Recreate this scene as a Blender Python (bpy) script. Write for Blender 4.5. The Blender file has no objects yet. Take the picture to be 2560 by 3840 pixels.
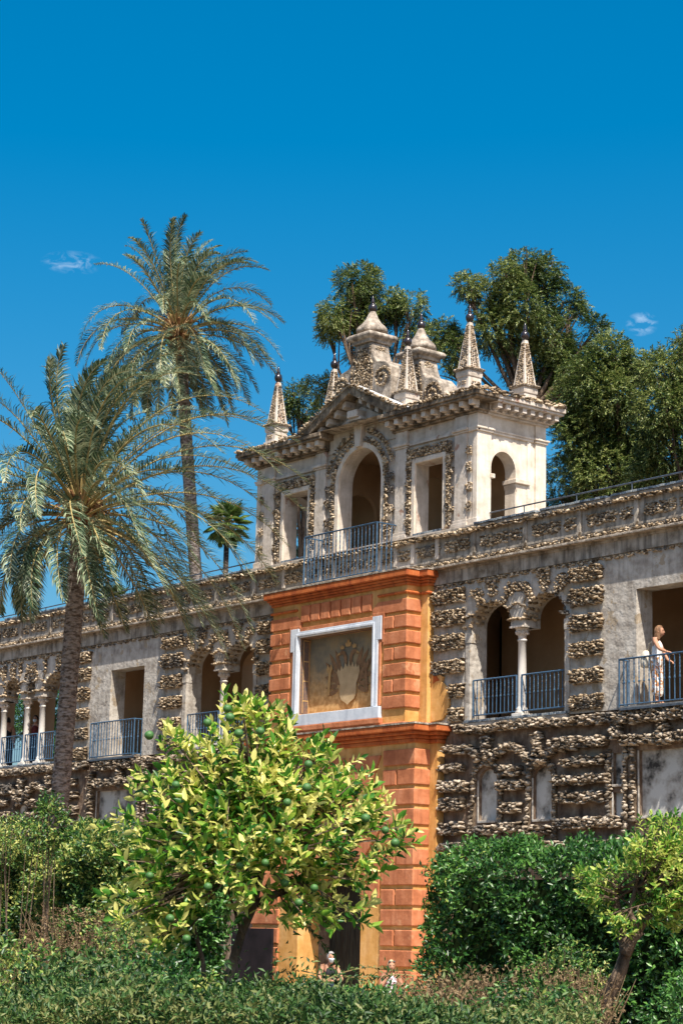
import bpy, bmesh, math, random
import numpy as np
from mathutils import Vector, Matrix
random.seed(7); RNG = np.random.default_rng(7)
R_ = math.radians
sc = bpy.context.scene
col = sc.collection
# ------------------------------------------------------------------ camera
F_PX = 7925.3; YAW = -0.899399; PITCH = 0.201872; ROLL = 0.024105
CAM = Vector((0.0, -32.989, 1.95))
cam_d = bpy.data.cameras.new('camera'); cam = bpy.data.objects.new('camera', cam_d); col.objects.link(cam)
cy_, sy_ = math.cos(YAW), math.sin(YAW)
_fw0 = Vector((sy_, cy_, 0)); _rt = Vector((cy_, -sy_, 0)); _up = Vector((0, 0, 1))
FW = _fw0*math.cos(PITCH)+_up*math.sin(PITCH); _u = _up*math.cos(PITCH)-_fw0*math.sin(PITCH)
RT = _rt*math.cos(ROLL)+_u*math.sin(ROLL); UP = _u*math.cos(ROLL)-_rt*math.sin(ROLL)
cam.matrix_world = Matrix(((RT.x, UP.x, -FW.x, CAM.x), (RT.y, UP.y, -FW.y, CAM.y), (RT.z, UP.z, -FW.z, CAM.z), (0, 0, 0, 1)))
cam_d.sensor_fit = 'VERTICAL'; cam_d.sensor_height = 36.0; cam_d.lens = 36.0*F_PX/3840.0
cam_d.clip_start = 0.1; cam_d.clip_end = 5000
sc.camera = cam
def at(px, py, depth):
    """world point at a measured direction and a real distance"""
    return CAM+(FW+RT*((px-1280)/F_PX)-UP*((py-1920)/F_PX))*depth
# ------------------------------------------------------------------ light
SUN = Vector((0.57, -0.24, 1.0)).normalized()
elev = math.asin(SUN.z); az = math.atan2(SUN.x, SUN.y)
world = bpy.data.worlds.new('World'); sc.world = world; world.use_nodes = True
wn = world.node_tree.nodes; wl = world.node_tree.links
bg = wn['Background']
sky = wn.new('ShaderNodeTexSky'); sky.sky_type = 'NISHITA'; sky.sun_disc = False
sky.sun_elevation = elev; sky.sun_rotation = az; sky.altitude = 10; sky.air_density = 1.0; sky.dust_density = 3.2; sky.ozone_density = 3.0
hsv = wn.new('ShaderNodeHueSaturation'); hsv.inputs['Saturation'].default_value = 1.60; hsv.inputs['Value'].default_value = 1.0; hsv.inputs['Hue'].default_value = 0.487
wl.new(sky.outputs[0], hsv.inputs['Color'])
# two faint wisps of cloud, fixed in the sky
tc = wn.new('ShaderNodeTexCoord')
def wisp(d, radx, rady, prev, amt):
    d = d.normalized()
    side = d.cross(Vector((0, 0, 1))).normalized(); upv = side.cross(d)
    def dot(v, k):
        n = wn.new('ShaderNodeVectorMath'); n.operation = 'DOT_PRODUCT'; n.inputs[1].default_value = v*k; wl.new(tc.outputs['Generated'], n.inputs[0]); return n.outputs['Value']
    def mth(op, a, b=None, clamp=False):
        n = wn.new('ShaderNodeMath'); n.operation = op; n.use_clamp = clamp
        for i, q in enumerate((a, b)):
            if q is None: continue
            if isinstance(q, (int, float)): n.inputs[i].default_value = q
            else: wl.new(q, n.inputs[i])
        return n.outputs[0]
    a = dot(side, 1/radx); b = dot(upv, 1/rady)
    r2 = mth('ADD', mth('MULTIPLY', a, a), mth('MULTIPLY', b, b))
    fall = mth('SUBTRACT', 1.0, r2, True)
    front = mth('GREATER_THAN', dot(d, 1.0), 0.5)
    no = wn.new('ShaderNodeTexNoise'); no.inputs['Scale'].default_value = 130; no.inputs['Detail'].default_value = 6; no.inputs['Roughness'].default_value = .6; no.inputs['Distortion'].default_value = .6
    mp = wn.new('ShaderNodeMapping'); mp.inputs['Scale'].default_value = (1, 1, 1.8); wl.new(tc.outputs['Generated'], mp.inputs[0]); wl.new(mp.outputs[0], no.inputs['Vector'])
    f = mth('MULTIPLY', mth('MULTIPLY', mth('MULTIPLY', mth('SUBTRACT', no.outputs['Fac'], .46, True), 3.5), fall), mth('MULTIPLY', front, amt), True)
    mx = wn.new('ShaderNodeMix'); mx.data_type = 'RGBA'; wl.new(f, mx.inputs['Factor']); wl.new(prev, mx.inputs['A']); mx.inputs['B'].default_value = (7.5, 8.3, 9.0, 1)
    return mx.outputs['Result']
c_ = wisp(at(2405, 1215, 100)-CAM, .0080, .0060, hsv.outputs[0], .50)
c_ = wisp(at(275, 985, 100)-CAM, .0155, .0058, c_, .30)
wl.new(c_, bg.inputs['Color'])
bg.inputs['Strength'].default_value = 0.086
sun_d = bpy.data.lights.new('sun', 'SUN'); sun_d.energy = 4.6; sun_d.angle = R_(0.53); sun_d.color = (1.0, .935, .83)
sun = bpy.data.objects.new('sun', sun_d); col.objects.link(sun)
sun.rotation_euler = SUN.to_track_quat('Z', 'Y').to_euler(); sun.location = (-20, -20, 60)
sc.view_settings.view_transform = 'Standard'; sc.view_settings.look = 'None'; sc.view_settings.exposure = 0.95; sc.view_settings.gamma = 1.0
sc.view_settings.use_curve_mapping = False
try:
    sc.cycles.max_bounces = 6; sc.cycles.diffuse_bounces = 4; sc.cycles.transmission_bounces = 4; sc.cycles.use_denoising = True
except Exception: pass

# ------------------------------------------------------------------ materials
def mat(name, cols, scale=4.0, detail=6.0, bump=0.3, bscale=30.0, rough=0.9, stretch=(1, 1, 1), island=0.0, streak=None, spec=0.2,
        transl=0.0, ramp=(.35, .65), objc=False, bdist=.02, metal=0.0, patch=None):
    m = bpy.data.materials.new(name); m.use_nodes = True
    n = m.node_tree.nodes; l = m.node_tree.links
    p = n['Principled BSDF']; out = n['Material Output']
    p.inputs['Roughness'].default_value = rough; p.inputs['Specular IOR Level'].default_value = spec; p.inputs['Metallic'].default_value = metal
    t = n.new('ShaderNodeTexCoord'); g = n.new('ShaderNodeNewGeometry')
    src = t.outputs['Object'] if objc else g.outputs['Position']
    mp = n.new('ShaderNodeMapping'); mp.inputs['Scale'].default_value = stretch; l.new(src, mp.inputs[0])
    no = n.new('ShaderNodeTexNoise'); no.inputs['Scale'].default_value = scale; no.inputs['Detail'].default_value = detail; no.inputs['Roughness'].default_value = .62
    l.new(mp.outputs[0], no.inputs['Vector'])
    cr = n.new('ShaderNodeValToRGB'); e = cr.color_ramp.elements
    k = len(cols)
    e[0].position = ramp[0]; e[0].color = (*cols[0], 1); e[1].position = ramp[1]; e[1].color = (*cols[-1], 1)
    for i in range(1, k-1):
        q = e.new(ramp[0]+(ramp[1]-ramp[0])*i/(k-1)); q.color = (*cols[i], 1)
    fac = no.outputs['Fac']
    if island > 0:
        oi = n.new('ShaderNodeObjectInfo')
        ad = n.new('ShaderNodeMath'); ad.operation = 'ADD'; l.new(g.outputs['Random Per Island'], ad.inputs[0]); l.new(oi.outputs['Random'], ad.inputs[1])
        fr = n.new('ShaderNodeMath'); fr.operation = 'FRACT'; l.new(ad.outputs[0], fr.inputs[0])
        sb = n.new('ShaderNodeMath'); sb.operation = 'MULTIPLY_ADD'; l.new(fr.outputs[0], sb.inputs[0]); sb.inputs[1].default_value = island; sb.inputs[2].default_value = -island/2
        a2 = n.new('ShaderNodeMath'); a2.operation = 'ADD'; l.new(fac, a2.inputs[0]); l.new(sb.outputs[0], a2.inputs[1]); fac = a2.outputs[0]
    l.new(fac, cr.inputs[0]); c = cr.outputs[0]
    if patch:   # (colour, scale, threshold, softness): flaked or lichen-grown areas
        pn = n.new('ShaderNodeTexNoise'); pn.inputs['Scale'].default_value = patch[1]; pn.inputs['Detail'].default_value = 7; pn.inputs['Roughness'].default_value = .6; l.new(src, pn.inputs['Vector'])
        mr = n.new('ShaderNodeMapRange'); mr.inputs['From Min'].default_value = patch[2]; mr.inputs['From Max'].default_value = patch[2]+patch[3]; l.new(pn.outputs['Fac'], mr.inputs['Value'])
        mx = n.new('ShaderNodeMix'); mx.data_type = 'RGBA'; l.new(mr.outputs[0], mx.inputs['Factor']); l.new(c, mx.inputs['A']); mx.inputs['B'].default_value = (*patch[0], 1); c = mx.outputs['Result']
    if streak:  # (colour, amount): dirt washed down the wall
        mp2 = n.new('ShaderNodeMapping'); mp2.inputs['Scale'].default_value = (5.5, 5.5, .55); l.new(src, mp2.inputs[0])
        sn = n.new('ShaderNodeTexNoise'); sn.inputs['Scale'].default_value = 1.6; sn.inputs['Detail'].default_value = 6; l.new(mp2.outputs[0], sn.inputs['Vector'])
        mr = n.new('ShaderNodeMapRange'); mr.inputs['From Min'].default_value = .48; mr.inputs['From Max'].default_value = .72; mr.inputs['To Max'].default_value = streak[1]; l.new(sn.outputs['Fac'], mr.inputs['Value'])
        mx = n.new('ShaderNodeMix'); mx.data_type = 'RGBA'; l.new(mr.outputs[0], mx.inputs['Factor']); l.new(c, mx.inputs['A']); mx.inputs['B'].default_value = (*streak[0], 1); c = mx.outputs['Result']
    l.new(c, p.inputs['Base Color'])
    if bump > 0:
        bn = n.new('ShaderNodeTexNoise'); bn.inputs['Scale'].default_value = bscale; bn.inputs['Detail'].default_value = 5; l.new(src, bn.inputs['Vector'])
        b = n.new('ShaderNodeBump'); b.inputs['Strength'].default_value = bump; b.inputs['Distance'].default_value = bdist; l.new(bn.outputs['Fac'], b.inputs['Height']); l.new(b.outputs[0], p.inputs['Normal'])
    if transl > 0:
        tr = n.new('ShaderNodeBsdfTranslucent'); l.new(c, tr.inputs['Color'])
        ms = n.new('ShaderNodeMixShader'); ms.inputs[0].default_value = transl; l.new(p.outputs[0], ms.inputs[1]); l.new(tr.outputs[0], ms.inputs[2]); l.new(ms.outputs[0], out.inputs[0])
    return m
PL = mat('grey_plaster', [(.27, .235, .20), (.43, .39, .34), (.54, .50, .445)], 3.2, 8, .8, 9, .95, streak=((.15, .12, .09), .45), bdist=.03, patch=((.36, .29, .21), 2.3, .58, .03))
PLF = mat('frieze_plaster', [(.17, .135, .10), (.35, .305, .25), (.46, .41, .35)], 2.6, 8, .6, 9, .95, streak=((.07, .06, .05), .85), bdist=.02)
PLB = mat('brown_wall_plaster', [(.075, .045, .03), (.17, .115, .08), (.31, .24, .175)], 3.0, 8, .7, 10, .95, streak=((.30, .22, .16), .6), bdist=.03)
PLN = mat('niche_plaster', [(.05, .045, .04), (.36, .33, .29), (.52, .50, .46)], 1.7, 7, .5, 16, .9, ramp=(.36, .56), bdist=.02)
CRM = mat('cream_plaster', [(.52, .43, .34), (.66, .57, .47), (.74, .66, .57)], 2.5, 7, .35, 20, .92, streak=((.36, .30, .24), .35), bdist=.015)
CRG = mat('weathered_cream_plaster', [(.44, .38, .31), (.55, .48, .41), (.62, .55, .48)], 3.5, 8, .5, 12, .93, streak=((.27, .21, .16), .4), bdist=.02, patch=((.36, .21, .15), 2.6, .62, .06))
CRN = mat('stained_shaded_cornice', [(.07, .055, .042), (.19, .145, .10), (.38, .30, .22)], 3.5, 8, .8, 14, .95, streak=((.05, .042, .035), .8), bdist=.03)  # cornice stains; dark tone also deepens the shade between dentils
OCH = mat('ochre_plaster', [(.33, .205, .11), (.40, .26, .15)], 1.4, 4, .15, 20, .9, bdist=.01)
MOR = mat('rock_mortar', [(.08, .055, .036), (.22, .16, .105)], 9, 6, 1.0, 14, .95)
ROK = mat('pumice_rock', [(.085, .06, .038), (.25, .18, .11), (.44, .335, .22), (.62, .50, .36)], 12, 5, .8, 60, .92, island=.42, ramp=(.30, .72), patch=((.13, .115, .10), 1.1, .55, .08))
RKD = mat('lower_rock', [(.065, .05, .036), (.19, .145, .10), (.36, .29, .215), (.50, .42, .33)], 12, 5, 1.0, 40, .94, island=.40, ramp=(.30, .72), patch=((.10, .09, .08), 1.3, .56, .08))
RKC = mat('crest_stone', [(.13, .11, .09), (.30, .25, .20), (.48, .42, .35)], 5, 8, .9, 26, .95, patch=((.50, .27, .07), 9, .70, .03), streak=((.09, .075, .06), .6))
ORG = mat('orange_render', [(.36, .125, .055), (.48, .175, .08), (.55, .225, .115)], 2.6, 8, .5, 14, .9, streak=((.30, .095, .045), .6), bdist=.014, patch=((.56, .27, .14), 1.9, .60, .05))
ORD = mat('red_orange_cornice', [(.32, .075, .022), (.46, .125, .035), (.50, .16, .05)], 2.6, 7, .4, 22, .85, streak=((.20, .045, .02), .6), bdist=.014)
YEL = mat('yellow_ochre_render', [(.48, .25, .07), (.61, .33, .105), (.68, .40, .16)], 2.4, 8, .4, 12, .9, streak=((.42, .20, .055), .65), bdist=.014)
WHF = mat('blue_white_frame', [(.50, .55, .62), (.64, .68, .74)], 3, 7, .3, 18, .8, streak=((.33, .35, .40), .45), bdist=.01)
IRN = mat('blue_iron', [(.025, .06, .11), (.055, .125, .215)], 9, 5, .25, 60, .42, spec=.5, island=.2, bdist=.004)
IRD = mat('dark_iron', [(.035, .045, .06), (.08, .10, .13)], 8, 4, .2, 60, .45, spec=.5, bdist=.004)
TIL = mat('glazed_tile', [(.035, .045, .065), (.13, .16, .20), (.30, .31, .30)], 26, 4, .3, 60, .35, spec=.5, island=.35, bdist=.006)
MRB = mat('marble_column', [(.52, .48, .43), (.66, .62, .57)], 3, 7, .25, 26, .7, stretch=(1, 1, .5), spec=.3, bdist=.01)
CER = mat('black_glaze', [(.012, .009, .010), (.035, .022, .022)], 6, 3, .1, 30, .18, spec=.7, bdist=.004)
GLZ = mat('dark_door_wood', [(.012, .013, .012), (.035, .038, .033)], 5, 5, .4, 20, .6, stretch=(4, 4, .6), bdist=.008)
BLK = mat('black_panel', [(.004, .003, .004), (.014, .010, .013)], 2.2, 4, .25, 14, .75, bdist=.01)
STUD = mat('iron_stud', [(.04, .042, .04), (.10, .10, .095)], 12, 3, .2, 40, .4, spec=.5)
DRT = mat('garden_soil', [(.09, .062, .04), (.20, .15, .10)], 1.2, 8, .8, 9, .95)
GRV = mat('sandy_path', [(.36, .27, .18), (.50, .40, .29)], 3, 8, .5, 40, .95)
FRS = mat('fresco_ground', [(.30, .185, .085), (.36, .235, .11), (.25, .19, .13)], 2.4, 8, .3, 30, .9, streak=((.42, .29, .13), .5), bdist=.01)
FRT = mat('fresco_sky', [(.13, .13, .115), (.19, .175, .14), (.23, .18, .12)], 1.8, 8, .3, 30, .9, bdist=.01)
FRE = mat('fresco_eagle', [(.17, .10, .055), (.27, .16, .085)], 6, 7, .2, 30, .9)
FRL = mat('fresco_shield', [(.38, .28, .16), (.50, .38, .23)], 5, 7, .2, 30, .9)
FRC = mat('fresco_gold', [(.38, .24, .10), (.48, .31, .14)], 8, 6, .2, 30, .9)
FRB = mat('fresco_painted_quoin', [(.10, .085, .085), (.20, .12, .085)], 16, 6, .2, 30, .9)
def leafmat(name, cols, transl=.35, scale=1.2, island=.5, rough=.45, spec=.35, ramp=(.28, .72)):
    return mat(name, cols, scale, 3, 0, 1, rough, island=island, spec=spec, transl=transl, ramp=ramp)
LOR = leafmat('citrus_leaf', [(.03, .13, .015), (.11, .31, .03), (.38, .53, .07), (.80, .74, .24)], .48, 1.6, .75, .36, .5, (.22, .64))
LOR2 = leafmat('citrus_leaf_far', [(.05, .17, .025), (.15, .33, .04), (.35, .50, .075), (.58, .60, .16)], .42, 1.2, .6)
LHR = leafmat('laurel_leaf', [(.014, .055, .01), (.038, .125, .02), (.115, .26, .045)], .3, .9, .5, .38, .5)
LHL = leafmat('privet_leaf', [(.012, .05, .010), (.042, .125, .022), (.14, .25, .045), (.42, .42, .11)], .32, .8, .5, .42, .4)
LLO = leafmat('myrtle_leaf', [(.007, .028, .007), (.022, .070, .014), (.065, .14, .03), (.20, .21, .07)], .3, .55, .42, .5)
LDR = leafmat('dry_twig_leaf', [(.09, .055, .03), (.17, .115, .06), (.26, .19, .11)], .2, 1.2, .5, .8, .1)
LPC = leafmat('pecan_leaf', [(.020, .040, .009), (.058, .105, .022), (.15, .215, .05), (.34, .37, .12)], .26, .35, .55, .42, .45)
LPM = leafmat('palm_frond_leaf', [(.026, .052, .026), (.065, .11, .056), (.16, .22, .125), (.36, .39, .24)], .20, 1.0, .55, .42, .34)
LPG = leafmat('fan_palm_leaf', [(.06, .11, .03), (.14, .22, .05), (.24, .31, .09)], .3, 1.0, .4)
RAC = mat('palm_stalk', [(.22, .17, .07), (.42, .32, .13)], 4, 3, 0, 1, .6)
PTR = mat('palm_bark', [(.032, .022, .017), (.105, .08, .065), (.27, .23, .205)], 7, 7, 1.0, 16, .95, stretch=(1, 1, 2.5), island=.25, bdist=.04)
PBT = mat('palm_boot', [(.13, .06, .025), (.30, .16, .07), (.42, .27, .13)], 8, 5, .7, 30, .9, island=.4)
BRK = mat('bark', [(.045, .03, .02), (.11, .075, .05), (.19, .14, .10)], 9, 7, 1.0, 24, .95, stretch=(1, 1, .3), bdist=.03)
HCO = mat('hedge_core', [(.010, .018, .006), (.02, .032, .012)], 3, 4, 1, 6, 1.0, spec=0)  # near-black filler colour for the shaded gaps between leaves
FRU = mat('green_orange', [(.03, .10, .025), (.07, .17, .04)], 5, 4, .4, 60, .45, objc=True, spec=.4, bdist=.003)

# ------------------------------------------------------------------ mesh helpers
def tag(o, label=None, cat=None, group=None, kind=None):
    if label: o['label'] = label
    if cat: o['category'] = cat
    if group: o['group'] = group
    if kind: o['kind'] = kind
    return o
def empty(name, loc, label, cat, group=None, kind=None):
    o = bpy.data.objects.new(name, None); o.empty_display_size = .3; col.objects.link(o); o.location = loc
    return tag(o, label, cat, group, kind)
def link(name, me, parent=None, kind=None, label=None):
    o = bpy.data.objects.new(name, me); col.objects.link(o)
    if parent is not None:
        o.parent = parent
        p = parent; off = Vector((0, 0, 0))
        while p is not None: off += Vector(p.location); p = p.parent
        o.location = -off
    if kind: o['kind'] = kind
    if label: o['label'] = label
    return o
def mesh_np(name, V, F, mats, mi=None, smooth=False):
    me = bpy.data.meshes.new(name)
    V = np.ascontiguousarray(V, dtype=np.float32); F = np.ascontiguousarray(F, dtype=np.int32)
    k = F.shape[1]
    me.vertices.add(len(V)); me.vertices.foreach_set('co', V.ravel())
    me.loops.add(F.size); me.loops.foreach_set('vertex_index', F.ravel())
    me.polygons.add(len(F)); me.polygons.foreach_set('loop_start', np.arange(0, F.size, k, dtype=np.int32))
    me.polygons.foreach_set('loop_total', np.full(len(F), k, dtype=np.int32))
    if mi is not None: me.polygons.foreach_set('material_index', np.ascontiguousarray(mi, dtype=np.int32))
    if smooth: me.polygons.foreach_set('use_smooth', np.ones(len(F), dtype=bool))
    for m in (mats if isinstance(mats, (list, tuple)) else [mats]): me.materials.append(m)
    me.update(calc_edges=True)
    return me
class MB:
    def __init__(s, T=None, flip=False): s.v = []; s.f = []; s.m = []; s.T = T; s.flip = flip
    def add(s, vs, fs, mi=0):
        b = len(s.v)
        s.v += [s.T(v) for v in vs] if s.T else [tuple(v) for v in vs]
        for f in fs:
            f = [b+i for i in f]
            s.f.append(f[::-1] if s.flip else f); s.m.append(mi)
    def box(s, x0, x1, y0, y1, z0, z1, mi=0):
        s.add([(x0, y0, z0), (x1, y0, z0), (x1, y1, z0), (x0, y1, z0), (x0, y0, z1), (x1, y0, z1), (x1, y1, z1), (x0, y1, z1)],
              [(0, 3, 2, 1), (4, 5, 6, 7), (0, 1, 5, 4), (1, 2, 6, 5), (2, 3, 7, 6), (3, 0, 4, 7)], mi)
    def prism(s, poly, y0, y1, mi=0, taper=0.0):
        """poly: (x, z) outline, counter-clockwise seen from -y"""
        n = len(poly); A = sum(poly[i][0]*poly[(i+1) % n][1]-poly[(i+1) % n][0]*poly[i][1] for i in range(n))
        if A < 0: poly = poly[::-1]
        cx = sum(p[0] for p in poly)/n; cz = sum(p[1] for p in poly)/n
        fr = [(p[0]+(cx-p[0])*taper, y0, p[1]+(cz-p[1])*taper) for p in poly]
        s.add(fr+[(p[0], y1, p[1]) for p in poly], [tuple(range(n)), tuple(range(2*n-1, n-1, -1))]+[(i, n+i, n+(i+1) % n, (i+1) % n) for i in range(n)], mi)
    def block(s, x0, x1, y0, y1, z0, z1, c=.03, mi=0):
        """a raised stone with chamfered front edges (front at y0)"""
        s.add([(x0, y1, z0), (x1, y1, z0), (x1, y1, z1), (x0, y1, z1), (x0, y0+c, z0), (x1, y0+c, z0), (x1, y0+c, z1), (x0, y0+c, z1),
               (x0+c, y0, z0+c), (x1-c, y0, z0+c), (x1-c, y0, z1-c), (x0+c, y0, z1-c)],
              [(8, 9, 10, 11), (4, 5, 9, 8), (5, 6, 10, 9), (6, 7, 11, 10), (7, 4, 8, 11), (0, 1, 5, 4), (1, 2, 6, 5), (2, 3, 7, 6), (3, 0, 4, 7), (0, 3, 2, 1)], mi)
    def lathe(s, prof, cx, cy, n=16, mi=0, sx=1, sy=1, rot=0):
        vs = []; fs = []
        for r, z in prof:
            for i in range(n):
                a = 2*math.pi*i/n+rot; vs.append((cx+r*sx*math.cos(a), cy+r*sy*math.sin(a), z))
        for j in range(len(prof)-1):
            for i in range(n):
                k = (i+1) % n; fs.append((j*n+i, j*n+k, (j+1)*n+k, (j+1)*n+i))
        fs.append(tuple(range(n-1, -1, -1))); fs.append(tuple((len(prof)-1)*n+i for i in range(n)))
        s.add(vs, fs, mi)
    def tube(s, pts, r, n=6, mi=0):
        pts = [Vector(p) for p in pts]; rs = r if isinstance(r, (list, tuple)) else [r]*len(pts)
        vs = []; fs = []; ref = None
        for j, p in enumerate(pts):
            d = (pts[min(j+1, len(pts)-1)]-pts[max(j-1, 0)]).normalized()
            if ref is None:
                ref = d.orthogonal().normalized()
            ref = (ref-d*ref.dot(d)).normalized(); b = d.cross(ref)
            for i in range(n):
                a = 2*math.pi*i/n; vs.append(tuple(p+(ref*math.cos(a)+b*math.sin(a))*rs[j]))
        for j in range(len(pts)-1):
            for i in range(n):
                k = (i+1) % n; fs.append((j*n+i, j*n+k, (j+1)*n+k, (j+1)*n+i))
        fs.append(tuple(range(n-1, -1, -1))); fs.append(tuple((len(pts)-1)*n+i for i in range(n)))
        s.add(vs, fs, mi)
    def wall(s, u0, u1, z0, z1, w0, w1, ops=(), mi=0, seg=14):
        us = sorted({u0, u1, *[q for o in ops for q in o[:2] if u0 < q < u1]})
        zs = sorted({z0, z1, *[q for o in ops for q in (o[2], o[3]+(o[4] if len(o) > 4 else 0)) if z0 < q < z1]})
        for i in range(len(us)-1):
            run = None
            for j in range(len(zs)-1):
                um = (us[i]+us[i+1])/2; zm = (zs[j]+zs[j+1])/2
                hole = any(o[0] < um < o[1] and o[2] < zm < o[3]+(o[4] if len(o) > 4 else 0) for o in ops)
                if not hole:
                    if run is None: run = zs[j]
                if run is not None and (hole or j == len(zs)-2):
                    s.box(us[i], us[i+1], w0, w1, run, zs[j] if hole else zs[j+1], mi); run = None
        for o in ops:
            if len(o) > 4 and o[4] > 0:
                a, b, c, d, r = o[:5]; h = (b-a)/2; m = (a+b)/2
                for k in range(seg):
                    t0 = math.pi-math.pi*k/seg; t1 = math.pi-math.pi*(k+1)/seg
                    xa, xb = m+h*math.cos(t0), m+h*math.cos(t1); za, zb = d+r*math.sin(t0), d+r*math.sin(t1)
                    poly = [(xa, za), (xb, zb), (xb, d+r), (xa, d+r)]
                    if k == 0: pass
                    s.prism([p for i, p in enumerate(poly) if i == 0 or (abs(p[0]-poly[i-1][0])+abs(p[1]-poly[i-1][1]) > 1e-6)], w0, w1, mi)
    def each(s, name, mats, parent, bevel=0):
        # one object for every closed piece added
        n = len(s.v); cid = list(range(n))
        def fnd(a):
            while cid[a] != a: cid[a] = cid[cid[a]]; a = cid[a]
            return a
        for f in s.f:
            r = fnd(f[0])
            for i in f[1:]: cid[fnd(i)] = r
        gr = {}
        for k, f in enumerate(s.f): gr.setdefault(fnd(f[0]), []).append(f)
        for fs in gr.values():
            ids = sorted({i for f in fs for i in f}); mp_ = {i: k for k, i in enumerate(ids)}
            b = MB(); b.v = [s.v[i] for i in ids]; b.f = [[mp_[i] for i in f] for f in fs]; b.m = [0]*len(fs); b.build(name, mats, parent, bevel=bevel)
    def build(s, name, mats, parent=None, smooth=False, bevel=0, kind=None, label=None):
        me = bpy.data.meshes.new(name); me.from_pydata(s.v, [], s.f)
        for m in (mats if isinstance(mats, (list, tuple)) else [mats]): me.materials.append(m)
        if len(me.materials) > 1: me.polygons.foreach_set('material_index', s.m)
        if smooth: me.polygons.foreach_set('use_smooth', [True]*len(s.f))
        me.update()
        o = link(name, me, parent, kind, label)
        if bevel:
            b = o.modifiers.new('b', 'BEVEL'); b.width = bevel; b.segments = 2; b.limit_method = 'ANGLE'
        return o
def strip_mb(path, width, T=None):
    pass
# ------------------------------------------------------------------ rocks
def ico(sub):
    bm = bmesh.new(); bmesh.ops.create_icosphere(bm, subdivisions=sub, radius=1.0)
    V = np.array([v.co[:] for v in bm.verts]); F = np.array([[v.index for v in f.verts] for f in bm.faces]); bm.free(); return V, F
def rock_variants(sub, n, amp):
    V0, F = ico(sub); out = []
    for k in range(n):
        d = RNG.normal(size=(7, 3)); d /= np.linalg.norm(d, axis=1)[:, None]
        ph = RNG.uniform(.55, 1.0, 7)
        V = V0.copy()
        for i in range(7):        # cut planes give a broken, angular stone
            t = V@d[i]; m = t > ph[i]*.9; V[m] -= np.outer(t[m]-ph[i]*.9, d[i])
        V *= (1+RNG.normal(scale=amp, size=(len(V), 1)))
        out.append(V)
    return out, F
RV2, RF2 = rock_variants(2, 10, .10)     # 42 verts, 80 faces
RV1, RF1 = rock_variants(1, 10, .16)     # 12 verts, 20 faces
_rock_me = {}
def rock_mesh(big, k, m):
    key = (big, k, m.name)
    if key not in _rock_me: _rock_me[key] = mesh_np('stone', (RV2 if big else RV1)[k], RF2 if big else RF1, m)
    return _rock_me[key]
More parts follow.
